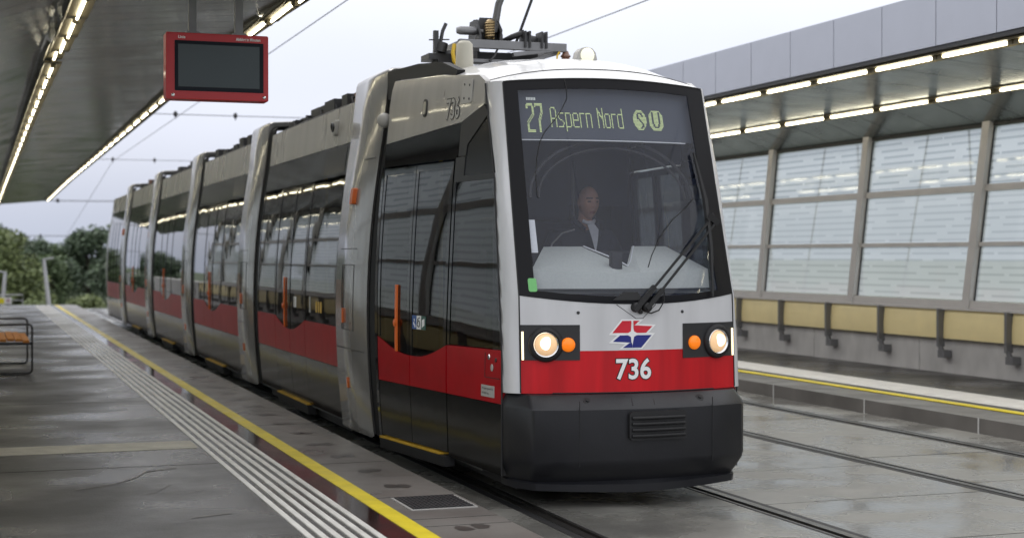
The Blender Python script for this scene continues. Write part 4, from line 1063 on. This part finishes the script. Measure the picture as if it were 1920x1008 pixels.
# ---- roof of the cab: black fairing, lamp, aerial, pantograph
mb = MB()
prf = [(13.0, 3.06), (10.9, 3.04), (10.9, 3.17), (11.4, 3.25), (12.0, 3.30), (12.6, 3.30), (13.0, 3.27)]
prf = [(12.5, 3.0), (11.1, 2.98), (11.0, 3.09), (11.3, 3.18), (11.8, 3.225), (12.5, 3.235)]
mb.prism(prf, lambda a, b, o_: (XC-.965+o_*1+(12.5-a)*.10, a, b), -.03, .03)
mb.build('roof_fairing', M['rubber'], tram)
mb = MB(); c = Vector((XC+.12, 10.86, 3.16))
mb.prism([(-.085, 0), (.085, 0), (.085, .06), (.072, .11), (.045, .14), (0, .15), (-.045, .14), (-.072, .11), (-.085, .06)], lambda a, b, o_: (c.x+a, c.y-o_, c.z-.03+b), -.05, .05)
o = mb.build('roof_lamp', M['greyplate'], tram, bevel=.008)
mb = MB(); mb.lathe(c+Vector((0, -.05, .055)), (0, -1, 0), [(.052, -.005), (.056, .01), (.048, .02), (.03, .026), (.002, .028)], 20); mb.build('lens', M['toplamp'], o)
PC = Vector((3.98, 12.1, 3.2))
mb = MB(); mb.tube([(XC-.62, 11.55, 3.10), (XC-.62, 11.55, 3.36), (XC-.62, 11.55, 3.385)], [.075, .065, .04], 14); mb.lathe((XC-.62, 11.55, 3.08), (0, 0, 1), [(.085, 0), (.085, .03), (.075, .035)], 16)
mb.build('aerial', M['beige'], tram)
pan = bpy.data.objects.new('pantograph', None); COL.objects.link(pan); pan.parent = tram; pan.location = Vector((4.25, 12.5, 3.2)) - Vector(tram.location)
def pb(mb, name, m, **k): return mb.build(name, m, pan, **k)
mb = MB()
for y in (12.30, 13.05): mb.box(3.82, 4.78, y-.03, y+.03, 3.44, 3.51)
for x in (3.86, 4.70): mb.box(x-.03, x+.03, 12.33, 13.02, 3.445, 3.505)
mb.obox((3.70, 12.6, 3.40), (4.05, 12.45, 3.46), .05, .05); mb.obox((4.30, 12.3, 3.40), (4.78, 12.3, 3.47), .05, .035)
mb.obox((3.92, 12.35, 3.34), (4.45, 12.35, 3.34), .05, .03); mb.obox((4.42, 12.35, 3.34), (4.74, 12.35, 3.44), .05, .03)
pb(mb, 'base_frame', M['greymetal'], bevel=.004)
mb = MB()
for x, y in ((3.87, 12.30), (4.78, 12.30), (3.87, 13.02), (4.72, 13.02)):
    pr = [(.03, 0), (.03, .02)]
    for i in range(4): pr += [(.047, .03+i*.032), (.032, .046+i*.032)]
    pr += [(.022, .17)]; mb.lathe((x, y, 3.28), (0, 0, 1), pr, 14)
pb(mb, 'insulator', M['brown'])
mb = MB()
for x in (4.02, 4.21): mb.prism([(12.32, 3.47), (12.32, 3.56), (12.42, 3.70), (12.60, 3.70), (12.66, 3.5)], lambda a, b, o_: (x+o_, a, b), -.008, .008)
mb.box(4.02, 4.21, 12.5, 12.53, 3.5, 3.71)
mb.prism([(4.00, 3.50), (4.03, 3.66), (4.05, 3.72), (4.21, 3.72), (4.23, 3.66), (4.26, 3.50)], lambda a, b, o_: (a, 12.44-o_, b), -.01, .01)
for x in (4.40, 4.44, 4.55, 4.59): mb.box(x-.008, x+.008, 12.25, 12.40, 3.46, 3.60)
mb.lathe((4.48, 12.36, 3.53), (1, .1, 0), [(.045, -.03), (.05, 0), (.045, .05)], 16)
mb.tube([(4.25, 12.45, 3.52), (4.32, 12.38, 3.56), (4.42, 12.34, 3.60)], .026, 8); mb.tube([(3.72, 12.5, 3.42), (3.74, 12.5, 3.50)], .05, 10)
mb.tube([(3.72, 12.5, 3.50), (3.74, 12.5, 3.60), (3.77, 12.5, 3.665)], .016, 6); mb.tube([(3.62, 12.5, 3.52), (3.80, 12.5, 3.53)], .006, 5); mb.box(3.66, 3.70, 12.48, 12.52, 3.42, 3.60)
mb.box(3.62, 3.86, 12.5, 12.75, 3.36, 3.41); mb.box(3.70, 3.84, 12.5, 12.7, 3.28, 3.36)
mb.box(4.05, 4.6, 12.5, 12.9, 3.38, 3.44)
pb(mb, 'bracket', M['darkmetal'])
mb = MB(); hel = [(4.115+.036*math.cos(a_), 12.36+.036*math.sin(a_), 3.54+.022*a_/6.283*1.0) for a_ in [6.283*6*i/90 for i in range(91)]]
mb.tube(hel, .009, 6); mb.lathe((4.115, 12.36, 3.66), (0, 0, 1), [(.03, 0), (.035, .02), (.02, .035)], 12); pb(mb, 'spring', mat('brass_spring', (.36, .26, .13), .4, .6))
mb = MB(); mb.tube([(4.165, 12.40, 3.60), (4.185, 12.34, 3.82), (4.37, 11.98, 4.52)], [.034, .032, .026], 10); mb.tube([(4.37, 11.98, 4.52), (4.30, 13.2, 4.74)], .02, 8)
pb(mb, 'lower_arm', mat('arm_grey', (.14, .14, .145), .35, .5))
mb = MB(); mb.tube([(4.36, 12.38, 3.52), (4.46, 12.28, 3.86), (4.47, 12.0, 4.46)], .013, 8); mb.tube([(4.175, 12.33, 3.68), (4.20, 12.30, 3.60), (4.18, 12.29, 3.48), (4.13, 12.28, 3.38), (4.08, 12.26, 3.33)], .010, 6); pb(mb, 'control_rod', M['darkmetal'])
mb = MB(); mb.lathe((3.87, 12.42, 3.60), (1, -.1, 0), [(.025, -.03), (.036, 0), (.036, .13), (.02, .15), (.016, .2)], 14); pb(mb, 'damper', M['greymetal'])
mb = MB(); mb.tube([(3.5, 13.2, 4.70), (3.62, 13.2, 4.765), (4.88, 13.2, 4.765), (5.0, 13.2, 4.70)], .02, 8); pb(mb, 'collector_head', M['darkmetal'])
mb = MB(); mb.tube([(3.80, 12.35, 3.47), (3.78, 12.33, 3.40), (3.79, 12.33, 3.33), (3.83, 12.33, 3.28)], .018, 6); mb.tube([(4.72, 12.28, 3.45), (4.69, 12.27, 3.40), (4.68, 12.25, 3.33)], .008, 5); pb(mb, 'earth_cable', M['yellow_pole'])

# ================================================================== PEOPLE
def skin_body(name, chains, mats, parent, levels=2):
    """chains: lists of (x,y,z,r) that share start vertices by equality; grown with Skin + Subdivision into one mesh"""
    vs = []; rs = []; es = []; idx = {}
    for ch in chains:
        prev = None
        for p in ch:
            k = tuple(round(c, 4) for c in p[:3])
            if k not in idx: idx[k] = len(vs); vs.append(p[:3]); rs.append(p[3])
            if prev is not None and prev != idx[k]: es.append((prev, idx[k]))
            prev = idx[k]
    me = bpy.data.meshes.new(name); me.from_pydata([Vector(v) for v in vs], es, []); ob = bpy.data.objects.new(name, me); COL.objects.link(ob)
    sk = ob.modifiers.new('skin', 'SKIN'); sk.use_smooth_shade = True
    for i, d in enumerate(me.skin_vertices[0].data):
        r = rs[i]; d.radius = r if isinstance(r, tuple) else (r, r); d.use_root = (i == 0)
    sb = ob.modifiers.new('sub', 'SUBSURF'); sb.levels = levels; sb.render_levels = levels
    dg = bpy.context.evaluated_depsgraph_get(); dg.update()
    m2 = bpy.data.meshes.new_from_object(ob.evaluated_get(dg)); bpy.data.objects.remove(ob)
    mb = MB(); mb.add([tuple(v.co) for v in m2.vertices], [tuple(p.vertices) for p in m2.polygons], 0, True); bpy.data.meshes.remove(m2)
    return mb
def head(mb, c, yaw, h=.245, mi_skin=0, mi_dark=1, mi_lip=2, mi_white=3):
    """a modelled head facing -Y, turned by yaw; c = centre of the skull"""
    nu, nv = 40, 30; k = h/.245; ca, sa = math.cos(yaw), math.sin(yaw); vs = []; fs = []; mis = []
    def g(a, s): return math.exp(-(a/s)**2)
    for j in range(nv+1):
        th = math.pi*j/nv; zz = math.cos(th)
        for i in range(nu):
            ph = 2*math.pi*i/nu; sx, sy = math.sin(th)*math.sin(ph), -math.sin(th)*math.cos(ph)
            x, y, z = sx*.076, sy*.096, zz*.1225
            if z < 0: 
                q = -z/.1225; x *= 1-.30*q**1.6; y *= (1-.12*q) if y < 0 else (1-.42*q)
            front = y < 0
            if front:
                y -= .024*g(x, .011)*g(z+.028, .018)+.010*g(x, .010)*g(z+.005, .022)          # nose
                y += .011*(g(x-.031, .014)+g(x+.031, .014))*g(z-.004, .013)                     # eye sockets
                y -= .006*g(x, .05)*g(z-.026, .010)                                              # brow
                y -= .006*g(x, .024)*g(z+.070, .010); y += .004*g(x, .02)*g(z+.085, .006)       # lips
                y -= .010*g(x, .022)*g(z+.108, .016)                                             # chin
            x += math.copysign(.012, x)*g(y-.008, .016)*g(z+.005, .028)*min(1, abs(x)/.06)       # ears
            vs.append((x*k, y*k, z*k))
    for j in range(nv):
        for i in range(nu):
            a = (j*nu+i, (j+1)*nu+i, (j+1)*nu+(i+1) % nu, j*nu+(i+1) % nu); fs.append(a)
            cx = sum(vs[q][0] for q in a)/4/k; cy = sum(vs[q][1] for q in a)/4/k; cz = sum(vs[q][2] for q in a)/4/k
            mi = mi_skin
            if cy < -.04:
                if abs(abs(cx)-.031) < .019 and abs(cz-.027) < .007: mi = mi_dark
                elif abs(abs(cx)-.031) < .013 and abs(cz-.005) < .0075: mi = mi_dark
                elif abs(cx) < .024 and abs(cz+.072) < .006: mi = mi_lip
            mis.append(mi)
    o = len(mb.v); mb.v += [(c[0]+x*ca-y*sa, c[1]+x*sa+y*ca, c[2]+z) for x, y, z in vs]
    for f, m_ in zip(fs, mis): mb.f.append([q+o for q in f]); mb.mi.append(m_); mb.sm.append(True)
lip = mat('lip', (.34, .13, .10), .5); darkskin = mat('eye_shadow', (.09, .05, .04), .5)
def hand(mb, w_, d, side, mi=0):
    """palm and five curled fingers from the wrist w_ along d"""
    w_ = Vector(w_); d = Vector(d).normalized(); s = d.cross(Vector((0, 0, 1))).normalized()*side; u = s.cross(d)*side
    mb.tube([w_, w_+d*.03, w_+d*.08, w_+d*.095], [.026, .034, .038, .028], 8, mi)
    for k in range(4):
        b = w_+d*.088+s*(k-1.5)*.019; ln = (.030, .034, .032, .025)[k]
        mb.tube([b, b+d*ln-u*.010, b+d*ln*1.45-u*.035, b+d*ln*1.1-u*.052], [.0095, .009, .0085, .006], 6, mi)
    b = w_+d*.035-s*.03; mb.tube([b, b+d*.03-s*.022-u*.01, b+d*.06-s*.018-u*.025], [.012, .011, .008], 6, mi)
# ---- driver, seated, looking to his left past the camera
DX, DY = 4.42, 11.02
dr = thing('person', (DX, DY, .8), 'bald driver in a navy jacket and white collar sitting behind the windscreen', 'person')
mb = MB(); head(mb, (DX+.01, DY-.10, 2.103), R(6), h=.252); mb.tube([(DX+.0, DY-.02, 1.86), (DX+.0, DY-.045, 1.95), (DX+.005, DY-.07, 2.05)], [.060, .056, .055], 12)
mb.tube([(DX, DY-.02, 1.87), (DX, DY+.02, 1.6), (DX, DY+.03, 1.32)], [.055, .06, .07], 10)
for s in (-1, 1):
    mb.tube([(DX+s*.24, DY-.30, 1.47), (DX+s*.22, DY-.52, 1.47)], [.035, .028], 8); hand(mb, (DX+s*.22, DY-.52, 1.47), (-s*.1, -1, -.05), s)
mb.build('body', [M['skin'], darkskin, lip], dr)
tors = [[(DX, DY+.05, 1.36, (.17, .13)), (DX, DY+.03, 1.55, (.175, .13)), (DX, DY+.01, 1.79, (.19, .12)), (DX, DY-.005, 1.885, (.130, .095)), (DX, DY-.025, 1.945, (.085, .080))]]
for s in (-1, 1): tors.append([(DX, DY+.01, 1.79, (.19, .12)), (DX+s*.215, DY+.01, 1.835, .085), (DX+s*.290, DY-.03, 1.65, .074), (DX+s*.295, DY-.10, 1.46, .062), (DX+s*.235, DY-.34, 1.47, .045)])
mb = skin_body('jacket', tors, None, dr)
mb.tube([(DX-.02, DY-.115, 1.90), (DX-.07, DY-.085, 1.945), (DX-.085, DY-.02, 1.97), (DX-.04, DY+.045, 1.985), (DX+.04, DY+.045, 1.985), (DX+.088, DY-.02, 1.97), (DX+.095, DY-.09, 1.92), (DX+.085, DY-.14, 1.83)], [.016, .022, .024, .024, .024, .024, .02, .014], 8)
mb.build('jacket', M['jacket'], dr)
legs = [[(DX, DY+.05, 1.30, (.17, .11))]]
for s in (-1, 1): legs.append([(DX, DY+.05, 1.30, (.17, .11)), (DX+s*.10, DY-.05, 1.28, .095), (DX+s*.13, DY-.42, 1.27, .075), (DX+s*.13, DY-.46, 1.05, .055), (DX+s*.13, DY-.44, .86, .045)])
mb = skin_body('trousers', legs, None, dr); mb.build('trousers', M['trousers'], dr)
mb = MB()
mb.add([(DX-.005, DY-.115, 1.945), (DX+.055, DY-.110, 1.945), (DX+.085, DY-.125, 1.90), (DX+.070, DY-.150, 1.82), (DX+.050, DY-.155, 1.72), (DX+.020, DY-.145, 1.84)], [(0, 1, 2, 3, 4, 5)])
mb.tube([(DX-.035, DY-.095, 1.965), (DX+.0, DY-.115, 1.95), (DX+.05, DY-.105, 1.955), (DX+.075, DY-.06, 1.97)], .014, 6)
mb.build('shirt_collar', M['shirt'], dr)
mb = MB(); mb.tube([(DX-.10, DY-.095, 1.90), (DX-.20, DY-.085, 1.87), (DX-.275, DY-.075, 1.79), (DX-.325, DY-.07, 1.66), (DX-.34, DY-.10, 1.52)], .006, 5); mb.build('sleeve_piping', M['greyplate'], dr)
# ---- passenger seen from behind at the first wide window
QX, QY = 3.50, 17.25
ps = thing('person', (QX, QY, .25), 'standing passenger in a black coat with brown hair behind the side window', 'person')
mb = MB(); head(mb, (QX, QY, 1.55), R(-90)); mb.tube([(QX, QY, 1.30), (QX, QY, 1.45)], [.06, .055], 10); mb.tube([(QX, QY, .7), (QX, QY, 1.3)], [.10, .10], 8)
for s in (-1, 1): mb.tube([(QX, QY+s*.22, .78), (QX, QY+s*.22, .72)], [.03, .028], 8); hand(mb, (QX, QY+s*.22, .74), (.1, 0, -1), s)
mb.build('body', [M['skin'], darkskin, lip], ps)
ch = [[(QX, QY, .62, (.17, .20)), (QX, QY, .85, (.15, .18)), (QX, QY, 1.10, (.14, .18)), (QX, QY, 1.25, (.13, .18)), (QX, QY, 1.36, (.08, .08))]]
for s in (-1, 1): ch.append([(QX, QY, 1.25, (.13, .18)), (QX, QY+s*.19, 1.27, .08), (QX, QY+s*.24, 1.05, .065), (QX+.02, QY+s*.235, .80, .055)])
skin_body('coat', ch, None, ps).build('coat', M['jacket'], ps)
ch = [[(QX, QY, .70, (.12, .14))]]
for s in (-1, 1): ch.append([(QX, QY, .70, (.12, .14)), (QX, QY+s*.08, .55, .08), (QX, QY+s*.085, .42, .065), (QX, QY+s*.085, .30, .055), (QX+.08, QY+s*.085, .285, .04)])
skin_body('trousers', ch, None, ps).build('trousers', M['trousers'], ps)
mb = MB(); mb.ball((QX-.01, QY, 1.585), (.115, .105, .125), 10); mb.ball((QX-.05, QY, 1.50), (.085, .10, .13), 8); mb.build('hair', M['hairbrown'], ps)

# ================================================================== SIGN, BENCH, WIRES, FAR THINGS
sg = thing('departure_board', (1.70, 11.52, 2.85), 'red framed departure board with a dark screen hanging from the near canopy', 'sign')
def sgm(a, b, o_): return (a, 11.50-o_, b)
mb = MB(); mb.prism(rrect(1.322, 2.078, 2.852, 3.343, .012), sgm, -.16, 0); mb.build('housing', M['signred'], sg, bevel=.006)
mb = MB(); mb.prism(rrect(1.385, 2.040, 2.915, 3.285, .006), sgm, -.01, .003); mb.build('screen_bezel', M['screenframe'], sg)
mb = MB(); mb.prism(rrect(1.410, 2.010, 2.945, 3.258, .003), sgm, .001, .005); mb.build('screen', M['screen'], sg)
mb = MB(); lettering(mb, 'Linie', sgm, 1.412, 3.300, .050, .020, .003, 0, bold=.02); lettering(mb, 'Abfahrt in Minuten', sgm, 1.835, 3.298, .180, .022, .003, 0, bold=.02)
mb.build('lettering', M['printwhite'], sg)
mb = MB()
for x in (1.372, 2.045): mb.lathe(sgm(x, 2.882, 0), (0, -1, 0), [(.012, 0), (.012, .006), (.006, .009)], 14)
mb.build('lock', M['chrome'], sg)
for x in (1.525, 1.868):
    mb = MB(); mb.box(x-.028, x+.028, 11.55, 11.62, 3.34, 3.72); mb.box(x-.05, x+.05, 11.53, 11.64, 3.343, 3.36); mb.build('hanger', M['greymetal'], sg)

bn = thing('bench', (.3, 21, .15), 'wooden slat bench with tubular dark metal end loops on the near platform', 'bench')
for y in (21.0, 23.0):
    mb = MB(); r_ = .05; xa, xb, za, zb_ = -.02, .69, .165, .80
    pts = []
    for cx, cz, a0 in ((xb-r_, zb_-r_, 0), (xa+r_, zb_-r_, 90), (xa+r_, za+r_, 180), (xb-r_, za+r_, 270)):
        for i in range(5): a_ = R(a0+90*i/4); pts.append((cx+r_*math.cos(a_), y, cz+r_*math.sin(a_)))
    mb.tube(pts, .013, 8, close=True); mb.build('end_loop', M['darkmetal'], bn)
mb = MB()
for k in range(7):
    x = .045+k*.095; z = .60+.018*math.cos((k-4)*.9)
    mb = MB(); mb.box(x-.042, x+.042, 21.02, 22.98, z-.035, z); mb.build('seat_slat', M['wood'], bn, bevel=.006)
mb = MB()
for y in (21.05, 22.95): mb.box(-.02, .68, y-.02, y+.02, .53, .565)
mb.build('seat_bearer', M['darkmetal'], bn)

def wire(name, pts, r, lab, grp):
    mb = MB(); mb.tube(pts, r, 5); o = mb.build('overhead_wire', M['wire']); return tag(o, lab, 'wire', grp)
def sag(x, z, y0, y1): return [(x, y0+(y1-y0)*i/30, z+.0*i) for i in range(31)]
wire('w', sag(4.255, 4.79, 3, 52)+[(4.255, 80, 2.6), (4.255, 120, -1.5)], .0075, 'overhead contact wire running above the tram', 'contact wires')
wire('w', sag(7.69, 4.79, 3, 52)+[(7.69, 80, 2.6), (7.69, 120, -1.5)], .0075, 'overhead contact wire above the empty track behind the pantograph', 'contact wires')
for y, z, lab in ((35.2, 4.93, 'thin span wire with a small dark insulator crossing behind the departure board'), (52.0, 4.9, 'distant span wire crossing low beyond the end of the near canopy'), (88., 4.75, 'faint farther span wire just below the end of the near canopy'), (112., 3.1, 'lowest far span wire above the treetops')):
    x1 = 15.5
    o = wire('w', [(-6+(x1+6)*i/20, y, z-.06*math.sin(math.pi*i/20)) for i in range(21)], .010 if y < 60 else .03, lab, 'span wires')
    mb = MB(); 
    for x in ((4.255, 5.6, 7.69) if y < 60 else (1.5, 4.255, 7.69)): mb.ball((x, y, z-.05), (.05, .05, .07) if y < 60 else (.10, .06, .12), 6); mb.tube([(x, y, z-.05), (x, y, z-.16)], .012, 5)
    mb.build('insulator', M['darkmetal'], o)

def pole(base, top, lab):
    t = thing('leaning_pole', base, lab, 'pole'); b, tp = Vector(base), Vector(top)
    mb = MB(); mb.tube([b-(tp-b)*1.2, b, tp], [.085, .08, .055], 10); mb.build('shaft', M['polegrey'], t)
    mb = MB(); d = Vector((.32, 0, .05)) if tp.x < 4 and tp.x > 1.5 else Vector((-.32, 0, .05)); mb.obox(tp-d*.1, tp+d, .12, .06); mb.build('lamp_head', M['polegrey'], t, bevel=.01)
pole((2.43, 56, -.35), (2.24, 56, 1.56), 'pale leaning lamp pole standing at the crest beside the yellow line')
pole((.86, 57, -.2), (.98, 57, 1.10), 'short pale leaning pole at the very edge beside the yellow notice')
rl = thing('railing', (.9, 53, .05), 'white tubular railing at the far end of the near platform', 'railing')
mb = MB(); mb.tube([(-2, 53, .40), (1.45, 53, .40), (1.45, 53, -.1)], .022, 6); mb.build('rail', M['polegrey'], rl); mb = MB(); mb.tube([(-2, 53, .22), (1.45, 53, .22)], .014, 6)
for x in (-1.2, -.1, .8): mb.tube([(x, 53, -.1), (x, 53, .40)], .018, 6)
mb.build('balusters', M['polegrey'], rl)
nb = thing('notice_board', (.7, 52.9, .1), 'small yellow and white notice fixed to the white railing', 'sign')
mb = MB(); mb.box(.25, 1.10, 52.88, 52.91, .10, .32); mb.build('white_plate', M['printwhite'], nb)
mb = MB(); mb.box(.60, .87, 52.872, 52.885, .12, .30); mb.build('yellow_plate', mat('notice_yellow', (.85, .75, .03), .5), nb)
mb = MB(); mb.box(.94, 1.04, 52.872, 52.885, .17, .27); mb.build('printed_mark', mat('notice_pink', (.45, .28, .34), .5), nb)

# ---- trees beyond the crest
LM = [leafmat('leaves_mid', (.075, .110, .055), (.165, .225, .105)), leafmat('leaves_dark', (.065, .095, .062), (.130, .180, .105)), leafmat('leaves_light', (.105, .135, .058), (.215, .260, .100))]
def tree_meshes(seed, H, Rr, lm, squat=1.0):
    rnd = random.Random(seed); tr = MB(); cr_ = MB()
    tr.tube([(0, 0, -.3), (.05, .03, H*.3), (-.05, .05, H*.6), (.02, 0, H*.92)], [.22, .17, .10, .03], 8)
    cl_ = []
    for k in range(64):
        zf = rnd.random()**.8; z = H*(.16+.82*zf); rad = Rr*(1.0-.72*max(0, zf-.35)/.65)*(.35+.65*rnd.random()**.5)*(.75+.5*rnd.random()); a = rnd.uniform(0, 6.283)
        p = Vector((rad*math.cos(a), rad*math.sin(a), z)); cl_.append((p, rnd.uniform(.35, .85)))
        if k % 2 == 0: tr.tube([(0, 0, max(.5, z-rad*.8)), p*.5+Vector((0, 0, (z-rad*.3)*.5)), p], [.06, .04, .015], 5)
    for p, r in cl_:
        for q in range(int(230*r)+70):
            d = Vector((rnd.gauss(0, 1), rnd.gauss(0, 1), rnd.gauss(0, .8))).normalized()*r*rnd.random()**.45
            c = p+d; u = Vector((rnd.uniform(-1, 1), rnd.uniform(-1, 1), rnd.uniform(-.6, .6))).normalized(); v = u.orthogonal().normalized(); v = (v*math.cos(q)+u.cross(v)*math.sin(q))
            s_ = rnd.uniform(.09, .19)
            cr_.add([c-u*s_, c+v*s_*.55, c+u*s_, c-v*s_*.55], [(0, 1, 2, 3)])
    return tr, cr_
def raw(mb, name, m):
    me = bpy.data.meshes.new(name); me.from_pydata([tuple(v) for v in mb.v], [], mb.f); me.materials.append(m)
    return me
TM = []
for sd_, H, Rr, lm in ((1, 9.6, 2.3, 0), (2, 10.2, 2.1, 2), (3, 10.2, 2.6, 1), (4, 8.6, 2.4, 2)):
    a, b = tree_meshes(sd_, H, Rr, LM[lm]); TM.append((raw(a, 'trunk', M['bark']), raw(b, 'crown', LM[lm])))
TS = [(3.4, 108, -7.0, 2, .96, 'dark tree filling the gap behind the tall leaning pole'), (5.6, 112, -7.2, 0, .98, 'round green crown in the dip of the treeline'), (.6, 108, -7.0, 2, 1.03, 'dark crown behind the yellowish tree near the photo edge'),
      (-1.0, 96, -7.0, 0, 1.0, 'dark bushy tree cut by the photo edge behind the short pole'), (1.9, 92, -7.0, 1, .98, 'tallest yellowish green tree just beyond the short pole'),
      (4.3, 100, -7.0, 0, .88, 'rounded green tree directly behind the tall leaning lamp pole'), (6.9, 104, -7.2, 2, 1.03, 'dark green tree beside the tail of the tram'),
      (8.9, 98, -7.0, 2, 1.04, 'tall dark tree partly hidden by the tail of the tram'), (5.8, 88, -7.0, 3, .74, 'low light green bush in the gap right of the tall leaning pole'),
      (7.6, 84, -7.0, 1, .62, 'low shrub in front of the dark trees near the tram tail'), (2.9, 85, -7.0, 3, .72, 'low yellowish bush between the two leaning poles'), (.2, 84, -7.0, 3, .70, 'low bush behind the white railing'),
      (11.5, 101, -7.0, 0, 1.05, 'green tree hidden behind the rear of the tram'), (14.5, 97, -7.0, 2, 1.0, 'dark tree far behind the tram and the empty track'), (-4.0, 92, -7.0, 2, .95, 'dark tree beyond the photo edge past the near canopy')]
for i, (x, y, z, k, s, lab) in enumerate(TS):
    t = thing('tree', (x, y, z), lab, 'tree', 'trees beyond the crest'); t.scale = (s, s, s); t.rotation_euler = (0, 0, i*1.7)
    for nm, me in zip(('trunk', 'crown'), TM[k]):
        o = bpy.data.objects.new(nm, me); COL.objects.link(o); o.parent = t
